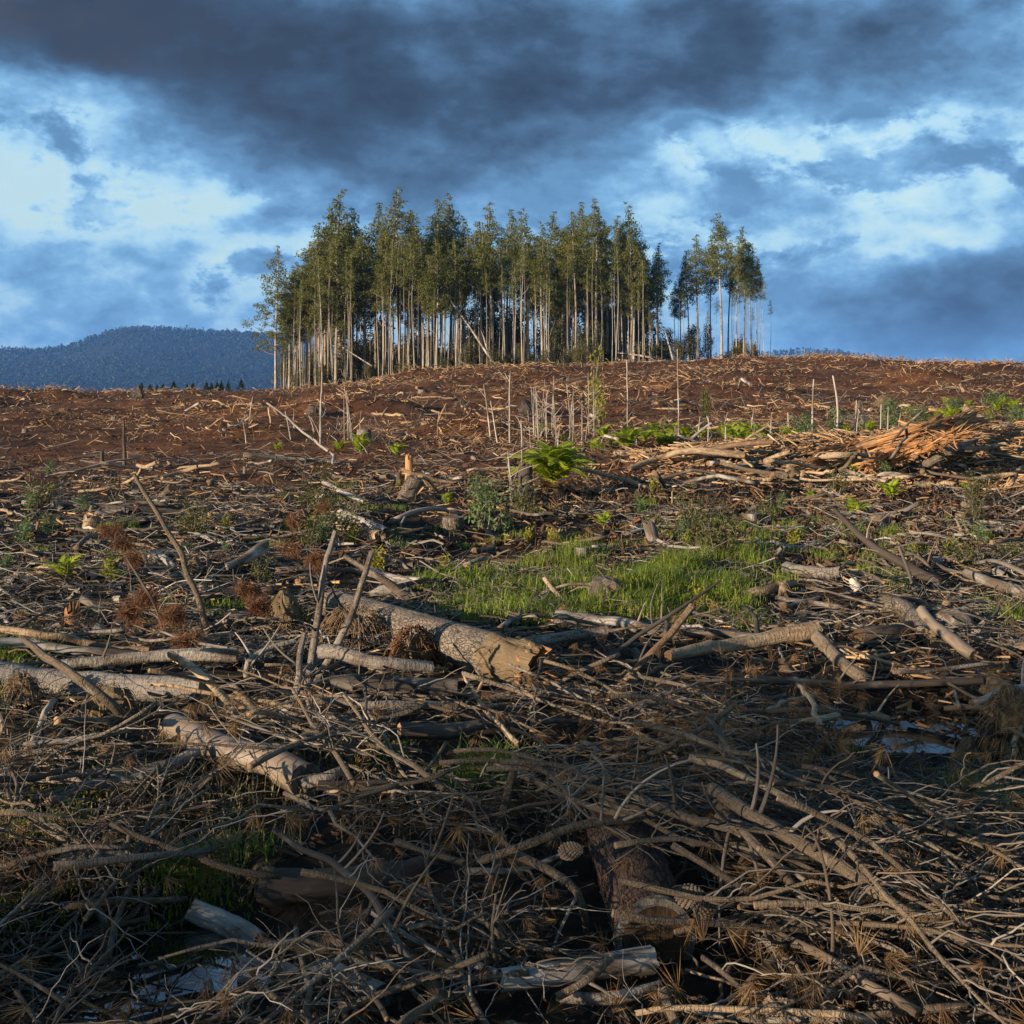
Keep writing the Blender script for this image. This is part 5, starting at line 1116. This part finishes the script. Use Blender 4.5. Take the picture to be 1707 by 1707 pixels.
def grass_patch(name, label, spots, matname, kind='stuff', cat='grass'):
    """spots: (px, row, radius x px, radius y m, blades, height m)"""
    rng = np.random.default_rng(hash_(label)); X, Y, L = [], [], []
    for (px, row, rx, ry, n, h) in spots:
        p = G(px, row, 0); k = p[1] / F
        n = int(n * .95); nt = max(3, n // 75) if ry > .1 else 1; tx = p[0] + rng.normal(0, .5, nt) * rx * k; ty = p[1] + rng.normal(0, .5, nt) * ry; own = rng.integers(0, nt, n); th = rng.uniform(.35, 1.25, nt)
        h *= .82; X.append(tx[own] + rng.normal(0, .075, n)); Y.append(ty[own] + rng.normal(0, .075, n)); L.append(h * th[own] * rng.uniform(.5, 1.1, n))
    X, Y, L = map(np.concatenate, (X, Y, L)); V, q, t_, ti = blades(X, Y, L, 1.05, .0040, rng)
    return tag(link(name, mesh(name, V, [(q, 0), (t_, 0)], matname, tint=ti, smooth=False)), label, cat, kind=kind)
grass_patch('grass', 'bright green grass patch at the middle of the clearing', [(800, 1010, 110, .8, 1500, .26), (900, 990, 120, .9, 2000, .30), (1000, 965, 140, .7, 1800, .28), (1090, 978, 130, .9, 2200, .36), (1160, 990, 90, .8, 1500, .38), (900, 1030, 100, .4, 1300, .32), (1040, 1015, 110, .5, 1500, .34), (740, 970, 50, .5, 800, .3), (930, 950, 60, .5, 1600, .45), (1130, 960, 60, .5, 1500, .42), (1110, 1030, 80, .4, 1200, .25), (790, 960, 40, .4, 400, .4)], 'grass')
grass_patch('grass', 'thin green grass among the sticks on the middle right', [(1300, 890, 110, 1.6, 1300, .24), (1400, 905, 120, 1.6, 1400, .22), (1340, 925, 110, 1.2, 900, .22), (1500, 900, 120, 1.6, 600, .18), (1250, 950, 60, .8, 1200, .34), (1220, 1000, 60, .7, 600, .30), (1240, 1040, 60, .5, 400, .26), (1640, 900, 120, 2, 800, .2), (1460, 960, 90, 1, 700, .22), (1690, 1030, 60, .6, 600, .3)], 'grass')
grass_patch('grass', 'low green growth scattered over the middle field', [(650, 830, 250, 3, 600, .16), (820, 850, 160, 3, 500, .18), (1000, 870, 200, 2.0, 700, .16), (1090, 890, 120, 1.5, 700, .2), (860, 905, 120, 1.5, 500, .2), (700, 890, 180, 2, 500, .18), (420, 900, 300, 3, 500, .16), (120, 930, 200, 2, 900, .2), (380, 1020, 90, .8, 700, .2), (420, 860, 250, 3, 300, .16), (1150, 850, 200, 3, 300, .18), (1000, 740, 200, 3, 500, .5), (1400, 735, 200, 3, 600, .5), (1600, 700, 150, 4, 900, .6)], 'grass')
grass_patch('grass', 'sparse grass blades in the dark lower brush', [(30, 1092, 70, .5, 900, .2), (20, 1160, 50, .4, 500, .2), (90, 1350, 90, .4, 500, .2), (60, 1380, 60, .3, 400, .2), (250, 1610, 60, .15, 260, .10), (330, 1660, 60, .2, 200, .12), (150, 1640, 60, .2, 200, .12), (620, 1265, 60, .3, 260, .16), (1680, 1340, 50, .4, 500, .16), (380, 1440, 60, .2, 300, .1), (70, 1500, 100, .3, 250, .1), (1420, 1262, 20, .2, 50, .15)], 'grass')
for (px, row, rx, n, h, lab, mt) in [(318, 1432, 46, 900, .16, 'yellow-green mossy tussock in the dark brush at lower left', 'drygrass'), (352, 1438, 60, 700, .13, 'darker low tussock right beside the mossy one', 'grass'), (748, 1306, 22, 160, .24, 'upright reed tuft, left of two in the dark brush', 'grass'), (806, 1306, 26, 240, .28, 'upright reed tuft, right of two in the dark brush', 'grass'), (1676, 1040, 26, 260, .22, 'green tuft at the right edge above the debris', 'grass'), (234, 1622, 22, 140, .09, 'tiny green tuft beside the small puddle', 'grass')]:
    o = grass_patch('grass_tussock', lab, [(px, row, rx, .06, n, h)], mt, None, 'tussock')

# ================================================================== loose brushwood: individual branches
def bent(n, K, L, curl, rng, pitch):
    """n curved sticks centred on the origin"""
    a = rng.uniform(0, 2 * PI, n); e = rng.normal(0, pitch, n); d = np.stack([np.cos(a) * np.cos(e), np.sin(a) * np.cos(e), np.sin(e)], 1)
    b_ = nrm(np.cross(d, rand_dir(n, rng))); s = np.linspace(-.5, .5, K)[None, :, None]; c = (curl * rng.normal(0, 1, n))[:, None, None]; c2 = (curl * .6 * rng.normal(0, 1, n))[:, None, None]
    Lb = L[:, None, None]; kink = np.cumsum(rng.normal(0, .028 if K > 4 else .012, (n, K, 3)), 1) * Lb
    return kink - kink[:, K // 2][:, None] + d[:, None] * s * Lb + b_[:, None] * Lb * (c * (s ** 2 - .08) + c2 * s ** 3 * 2) + np.cross(b_, d)[:, None] * Lb * .04 * np.sin(s * 9 + rng.uniform(0, 6, (n, 1, 1)))

def pine_branch(seed, L=1.2):
    """bare pine branch: a stem and a spray of hooked side shoots"""
    rng = np.random.default_rng(seed); K = 12; s = np.linspace(0, 1, K)
    st = wobble(np.stack([L * (s - .5), .07 * L * np.sin(s * 3 + rng.uniform(0, 3)), .04 * L * np.sin(s * 4 + rng.uniform(0, 6))], 1), .02, rng)
    stem = tube_mesh('pine_branch', tubes(st[None], np.linspace(.013, .004, K)[None], 7, rng, .08), ['branch', 'cut'])
    tw = []; tips = []
    for i in range(9):
        u = rng.uniform(.15, 1); p = np.array([np.interp(u, s, st[:, j]) for j in range(3)]); sd = rng.choice([-1, 1]); a = rng.uniform(.4, 1.1)
        d = nrm(np.array([math.cos(a), sd * math.sin(a) * rng.uniform(.4, 1), rng.uniform(-.1, .8)])); l = L * rng.uniform(.12, .42) * (1.15 - .5 * u); t_ = np.linspace(0, 1, 9)[:, None]
        side = nrm(np.cross(d, rng.normal(size=3)))
        q = p + d * l * t_ + np.array([.45, 0, -.35]) * l * t_ ** 2.2 * rng.uniform(.3, 1.3) + side * l * .35 * t_ ** 2 * rng.uniform(-1, 1)
        tips.append(q[-1]); q = q + np.cumsum(rng.normal(0, .028 * l, (9, 3)), 0); tw.append(tube_mesh('side_twig', tubes(q[None], np.linspace(.0042, .0016, 9)[None], 5, rng, .05), 'twig'))
    return stem, tw, tips
def needle_tuft(seed):
    rng = np.random.default_rng(seed); n = 44; D = nrm(np.array([0.25, 0, -1.0]) + rng.normal(0, .42, (n, 3))) * rng.uniform(.05, .12, (n, 1)); W = nrm(np.cross(D, rand_dir(n, rng))) * .0012
    V, f, ti = rhombi(rng.normal(0, .006, (n, 3)), D, W, rng.random(n) * .3); return mesh('needle_tuft', V, [(f, 0)], 'needle', tint=ti, smooth=False)
NTF = [needle_tuft(520 + i) for i in range(4)]
PB = [pine_branch(500 + i) for i in range(8)]
rng = np.random.default_rng(61)
def put_pine(px, row, h, yaw, s, pitch, label, group):
    p = G(px, row, h); st, tw, tips = PB[int(rng.integers(0, 8))]; o = link('pine_branch', st, None, p, (rng.uniform(-.6, .6), pitch, yaw), s)
    tws = [link('side_twig', t_, o) for t_ in tw]
    for k in rng.permutation(len(tws))[:int(rng.integers(0, 4))]: link('needle_tuft', NTF[int(rng.integers(0, 4))], tws[k], tips[k], (rng.normal(0, .5), rng.normal(0, .5), rng.uniform(0, 6)))
    tag(o, label, 'branch', group)
zones = [('bare hooked pine branch in the brush pile at lower right', 'hooked branches of the lower right pile', 70, (900, 1720), (1270, 1560), (.18, .46)),
         ('bare hooked pine branch in the dark brush along the bottom edge', 'hooked branches of the bottom edge', 46, (0, 1720), (1560, 1740), (.08, .25)),
         ('bare hooked pine branch in the brush at lower left', 'hooked branches of the lower left', 46, (-20, 820), (1230, 1560), (.08, .26)),
         ('bare hooked pine branch in the brush before the scaly log', 'hooked branches of the middle brush', 40, (380, 1260), (1090, 1260), (.10, .30))]
for (lab, grp, n, xr, rr, hr) in zones:
    for i in range(n):
        for _ in range(12):
            px = rng.uniform(*xr); row = rng.uniform(*rr); g_ = G(px, row, .1)
            if not blocked(g_[0], g_[1], .14, .24)[0] and not (1380 < px < 1670 and 1165 < row < 1335) and not (940 < px < 1230 and 1440 < row < 1680): break
        lab2 = autol(px, row, 'bare hooked pine branch'); put_pine(px, row, rng.uniform(*hr), (rng.normal(-.45, .6) if 'right' in lab else rng.uniform(0, 6.28)), rng.uniform(.45, 1.0) * (1.15 if row < 1300 else 1), rng.normal(0, .18), lab2, grp)
# plain broken sticks lying about
SB = []
for i in range(14):
    r_ = np.random.default_rng(700 + i); L = 1.0; P = wobble(spline([[-.5, 0, 0], [0, r_.normal(0, .04), r_.normal(0, .02)], [.5, 0, 0]], 9), .014, r_)
    SB.append(tube_mesh('broken_stick', tubes(P[None], (np.linspace(.016, .011, 9) * r_.uniform(.75, 1.3))[None], 8, r_, .08, True, .8), [['branch', 'weathered', 'twig', 'pale', 'darkbark', 'white', 'branch'][i % 7], 'cut']))
SBC = ['brown', 'grey', 'tan', 'pale', 'dark', 'white', 'brown']
def put_stick(px, row, h, kindw, group, L, thick=1.0, pick=None):
    p = G(px, row, h); k = int(rng.integers(0, 14)) if pick is None else int(rng.choice(pick)); yaw = rng.uniform(0, PI)
    o = 'lying crosswise' if min(yaw, PI - yaw) < .4 else 'pointing away' if abs(yaw - PI / 2) < .4 else 'slanting'
    lab = autol(px, row, '%s %s %s %s' % (('short', 'long')[L > kindw[1]], SBC[k % 7], kindw[0], o))
    tag(link('broken_stick', SB[k], None, p, (rng.uniform(0, 6), rng.normal(0, .13), yaw), (L, thick, thick)), lab, 'stick', group)
for (kw, grp, n, xr, rr, hr, Lr, tr_, pick) in [(('stick', .55), 'broken sticks of the near brush', 62, (-20, 1730), (1240, 1700), (.06, .25), (.25, .9), (.35, .9), None),
     (('stick', .75), 'broken sticks around the scaly log', 52, (-20, 1730), (1020, 1240), (.05, .22), (.3, 1.2), (.5, 1.3), None),
     (('stick', .9), 'broken sticks of the mid field', 72, (-20, 1730), (830, 1020), (.03, .14), (.35, 1.3), (.7, 1.8), None),
     (('wood piece', 1.2), 'wood pieces of the debris bank', 54, (960, 1730), (728, 812), (.05, .25), (.5, 2.0), (1.3, 3.2), (0, 3, 3, 5, 6, 10, 10, 12)),
     (('wood piece', 1.2), 'wood pieces of the left slope', 26, (-20, 900), (700, 830), (.03, .15), (.5, 1.8), (1.2, 2.6), (0, 3, 5, 1, 10)),
     (('log piece', 2.0), 'log pieces of the far slope', 34, (0, 1730), (645, 705), (.03, .2), (.8, 3.2), (2.0, 4.5), (3, 10, 5, 3, 12, 0))]:
    for i in range(n):
        for _ in range(12):
            px = rng.uniform(*xr); row = rng.uniform(*rr); g_ = G(px, row, .1)
            if not blocked(g_[0], g_[1], .10, .20)[0] and not (1400 < px < 1650 and 1170 < row < 1320) and not (960 < px < 1210 and 1400 < row < 1660): break
        put_stick(px, row, rng.uniform(*hr), kw, grp, rng.uniform(*Lr), rng.uniform(*tr_), pick)

# ================================================================== litter nobody could count
def scatter(n, y0, y1, rng, p=1.0, wide=0.50, pad=1.0):
    """points over the ground in the view, thinning out with distance"""
    u = rng.random(n)
    Y = (y0 ** (1 - p) + u * (y1 ** (1 - p) - y0 ** (1 - p))) ** (1 / (1 - p)) if abs(p - 1) > 1e-6 else y0 * (y1 / y0) ** u
    X = rng.uniform(-1, 1, n) * (wide * Y + pad); return X, Y
def litter(name, label, n, y0, y1, Lr, Rr, hmax, matname, cat, p=1.0, curl=.25, K=6, S=4, pitch=.16, seed=0, fade=None, clump=None, taper=.5, fork=0):
    rng = np.random.default_rng(800 + seed); X, Y = scatter(n, y0, y1, rng, p)
    keep = np.ones(n, bool)
    if clump is not None: keep &= rng.random(n) < np.clip(.5 + 1.6 * fbm(X, Y, clump, 3, 60 + seed), .06, 1)
    if y1 > 60: keep &= rng.random(n) < np.clip(.75 + .35 * np.tanh(X / Y / .12) + .5 * fbm(X, Y, 16, 3, 44), .12, 1)
    gx, gy = (1000 - CX) / F * 10.8, 10.8
    keep &= (((X - gx) / 1.7) ** 2 + ((Y - gy) / 1.5) ** 2 > 1) | (rng.random(n) < .7)
    X, Y = X[keep], Y[keep]; n = len(X)
    L = rng.uniform(Lr[0], Lr[1], n) * rng.uniform(.5, 1, n); r = rng.uniform(Rr[0], Rr[1], n) * (.55 + .45 * L / Lr[1])
    P = bent(n, K, L, curl, rng, pitch); P += np.stack([X, Y, H(X, Y) + hmax * rng.random(n) ** 1.6], 1)[:, None]
    if y0 < 12:
        bad = (blocked(P[:, 0, 0], P[:, 0, 1]) | blocked(P[:, K // 2, 0], P[:, K // 2, 1]) | blocked(P[:, -1, 0], P[:, -1, 1])) & (rng.random(n) > .30); P = P[~bad]; r = r[~bad]
    R = r[:, None] * np.linspace(1, taper, K)[None]
    pr = [tubes(P, R, S, rng, .12, False)]
    if fork:      # side shoots grow from the sticks
        for rep_ in range(fork):
            k_ = int(rng.integers(1, K - 1)); sel = rng.random(len(P)) < .6; Q = P[sel]; dk = nrm(Q[:, k_ + 1] - Q[:, k_]); Lq = np.linalg.norm(Q[:, -1] - Q[:, 0], axis=1) * rng.uniform(.2, .55, len(Q))
            dd_ = nrm(dk * rng.uniform(.4, 1.2, (len(Q), 1)) + nrm(np.cross(dk, rand_dir(len(Q), rng))) * .8 + np.array([0, 0, .12])); s_ = np.linspace(0, 1, 4)[None, :, None]
            B_ = Q[:, k_][:, None] + dd_[:, None] * s_ * Lq[:, None, None] + np.cumsum(rng.normal(0, .05, (len(Q), 4, 3)), 1) * Lq[:, None, None] * s_
            pr.append(tubes(B_, R[sel][:, k_][:, None] * np.linspace(.7, .3, 4)[None], 3, rng, .1, False))
    V, q, tr, co, ti = merge(pr)
    o = link(name, mesh(name, V, [(q, 0)], matname, co, ti)); tag(o, label, cat, kind='stuff')
litter('twig_litter', 'tangle of thin dry twigs covering the near ground', 13500, 2.9, 12, (.05, .42), (.0012, .0036), .20, 'twig', 'twigs', 1.0, .4, 7, 4, .22, 1, clump=.9, fork=2)
litter('twig_litter', 'stouter broken twigs lying loose in the near brush', 2000, 2.9, 13, (.10, .55), (.004, .011), .22, 'branch', 'twigs', 1.0, .16, 6, 6, .16, 11, fork=2)
litter('twig_litter', 'grey brushwood carpet over the middle of the clearing', 13500, 8.5, 30, (.15, .9), (.0035, .010), .12, 'greychips', 'twigs', 1.3, .3, 5, 4, .16, 2, clump=1.6, fork=1)
litter('wood_chunks', 'chunky broken wood blocks over the middle field', 1100, 8, 30, (.10, .42), (.02, .075), .05, 'greychips', 'wood chunks', 1.2, .1, 4, 6, .3, 16, clump=2.0, taper=.8)
litter('stick_litter', 'weathered sticks strewn over the middle field', 1700, 8.5, 30, (.25, 1.2), (.010, .030), .10, 'greychips', 'sticks', 1.2, .08, 5, 6, .10, 12, clump=2.5)
litter('wood_chips', 'tan and brown wood chips strewn over the far slope', 70000, 18, 125, (.06, .55), (.007, .026), .10, 'chips', 'wood chips', 1.1, .1, 2, 3, .40, 3, clump=7.0, taper=.7)
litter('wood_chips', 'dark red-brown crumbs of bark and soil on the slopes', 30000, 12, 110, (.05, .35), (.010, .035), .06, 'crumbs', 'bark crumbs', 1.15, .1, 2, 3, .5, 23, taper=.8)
litter('stick_litter', 'bleached log pieces strewn over the far slope', 330, 36, 122, (.5, 2.4), (.03, .09), .12, 'chips', 'sticks', 1.1, .06, 4, 6, .09, 13, clump=9.0)
litter('wood_chips', 'small tan chips and splinters over the mid field', 14000, 7, 26, (.05, .35), (.005, .02), .06, 'chips', 'wood chips', 1.2, .1, 3, 4, .14, 4, clump=1.2, taper=.7)
litter('twig_litter', 'dark wispy brushwood in drifts on the far slope', 9000, 30, 122, (.4, 1.6), (.006, .014), .30, 'greychips', 'twigs', 1.1, .35, 4, 3, .5, 14, clump=5.0)
litter('bark_litter', 'crumbled bark and wood bits on the near ground', 8000, 2.9, 11, (.02, .12), (.003, .011), .05, 'crumbs', 'bark litter', 1.25, .2, 3, 5, .3, 5, taper=.8)  # darker crumb colour stands in for shade in the gaps between twigs
def heap_chips():
    rng = np.random.default_rng(79); X, Y = [], []
    for (hx, hy, hr_, hh) in HEAPS:
        n = int(62 * hr_); X.append(hx + rng.normal(0, 1.5 * hr_, n)); Y.append(hy + rng.normal(0, .8 * hr_, n))
    X, Y = np.concatenate(X), np.concatenate(Y); n = len(X); L = rng.uniform(.12, 1.1, n) * rng.uniform(.3, 1, n)
    P = bent(n, 4, L, .05, rng, .42) + np.stack([X, Y, H(X, Y) + .35 * rng.random(n) ** 2], 1)[:, None]
    V, q, tr, co, ti = tubes(P, (rng.uniform(.012, .05, n) * (.4 + .6 * L))[:, None] * np.array([1, .95, .85, .5])[None], 4, rng, .2)
    tag(link('slash_heaps', mesh('slash_heaps', V, [(q, 0), (tr, 0)], 'chips', co, ti)), 'tan slash heaped in mounds along the far slope and crest', 'slash', kind='stuff')
heap_chips()
def bank_chips():
    rng = np.random.default_rng(71); n = 4800; X = rng.uniform(2.5, 15, n); Y = 25.3 + .1 * X + rng.normal(-.6, 1.9, n); L = rng.uniform(.08, .9, n) * rng.uniform(.3, 1, n)
    P = bent(n, 3, L, .1, rng, .2) + np.stack([X, Y, H(X, Y) + .12 * rng.random(n)], 1)[:, None]
    V, q, tr, co, ti = tubes(P, (rng.uniform(.008, .03, n) * (.5 + .5 * L))[:, None] * np.array([1, .9, .6])[None], 4, rng, .2)
    tag(link('wood_chips', mesh('wood_chips', V, [(q, 0), (tr, 0)], 'chips', co, ti)), 'bright splinters heaped over the right-hand debris bank', 'wood chips', kind='stuff')
bank_chips()
def clods():
    rng = np.random.default_rng(73)
    import bmesh
    bm = bmesh.new(); bmesh.ops.create_icosphere(bm, subdivisions=1, radius=1.0); Vi = np.array([v.co[:] for v in bm.verts]); fi = np.array([[v.index for v in f.verts] for f in bm.faces]); bm.free()
    n = 4500; X, Y = scatter(n, 3, 115, rng, 1.1); r = rng.uniform(.3, 1, n) * .0042 * Y ** .72 * rng.uniform(.4, 1.6, n)
    for (a, b_, sx, sy, lv) in POOLS: r = np.where(((X - a) / sx) ** 2 + ((Y - b_) / sy) ** 2 < 1.2, .001, r)
    W = Vi[None] * (1 + .35 * rng.uniform(-1, 1, (n, len(Vi), 1))) * r[:, None, None] * np.array([1.2, 1.1, .75]) + np.stack([X, Y, H(X, Y) + .2 * r], 1)[:, None]
    f = (fi[None] + (np.arange(n) * len(Vi))[:, None, None]).reshape(-1, 3)
    tag(link('soil_clods', mesh('soil_clods', W, [(f, 0)], 'soil', None, None, smooth=False)), 'crumbled clods of brown soil all over the field', 'soil', kind='stuff')
clods()
def needle_tufts():
    rng = np.random.default_rng(75); nt = 3800; X, Y = scatter(nt, 2.9, 9.5, rng, 1.3); keep = np.ones(nt, bool)
    keep &= ~blocked(X, Y, .02)
    keep &= rng.random(nt) < np.clip(.35 + .5 * (X > .2) + .5 * fbm(X, Y, .9, 2, 91), .05, 1)
    X, Y = X[keep], Y[keep]; nt = len(X); m_ = 26; Z = H(X, Y) + rng.random(nt) ** 1.3 * np.where(X > .2, .34, .16)
    ax = nrm(rng.normal(0, 1, (nt, 3)) + np.array([0, 0, -.5])); D = nrm(ax[:, None] + rng.normal(0, .38, (nt, m_, 3))) * rng.uniform(.05, .13, (nt, m_, 1))
    P0 = np.repeat(np.stack([X, Y, Z], 1)[:, None], m_, 1).reshape(-1, 3); D = D.reshape(-1, 3); W = nrm(np.cross(D, rand_dir(len(D), rng))) * .0011
    V, f, ti = rhombi(P0, D, W, np.repeat(rng.random(nt), m_))
    tag(link('pine_needles', mesh('pine_needles', V, [(f, 0)], 'needle', tint=ti, smooth=False)), 'dry brown pine needle tufts caught in the near brush', 'pine needles', kind='stuff')
needle_tufts()
def dry_grass():
    rng = np.random.default_rng(77); X, Y = scatter(15000, 5, 22, rng, 1.2); k = rng.random(len(X)) < np.clip(.4 + 1.5 * fbm(X, Y, 1.4, 3, 95), .03, 1); X, Y = X[k], Y[k]
    V, q, t_, ti = blades(X, Y, rng.uniform(.06, .24, len(X)), .9, .003, rng)
    tag(link('dry_grass', mesh('dry_grass', V, [(q, 0), (t_, 0)], 'drygrass', tint=ti, smooth=False)), 'straw-coloured dry grass stalks between the sticks', 'grass', kind='stuff')
dry_grass()

# ================================================================== haze
def haze():
    m = bpy.data.materials.new('blue_haze'); m.use_nodes = True; t = NT(m.node_tree); t.n.clear()
    out = t.new('ShaderNodeOutputMaterial'); v = t.new('ShaderNodeVolumePrincipled')
    v.inputs['Color'].default_value = (0.16, 0.42, 1.0, 1); v.inputs['Density'].default_value = 0.00011; v.inputs['Anisotropy'].default_value = 0.0
    t.l.new(v.outputs[0], out.inputs['Volume'])
    x, y0, y1, z0, z1 = 6100.0, -120.0, 6100.0, -48.0, 150.0
    V = np.array([[a, b_, c] for a in (-x, x) for b_ in (y0, y1) for c in (z0, z1)]); f = np.array([[0, 1, 3, 2], [4, 6, 7, 5], [0, 4, 5, 1], [2, 3, 7, 6], [0, 2, 6, 4], [1, 5, 7, 3]])
    M['haze'] = m; o = link('haze', mesh('haze', V, [(f, 0)], 'haze', smooth=False)); o.display_type = 'BOUNDS'
    tag(o, 'thin blue haze lying in the air', 'haze', kind='stuff')
haze()
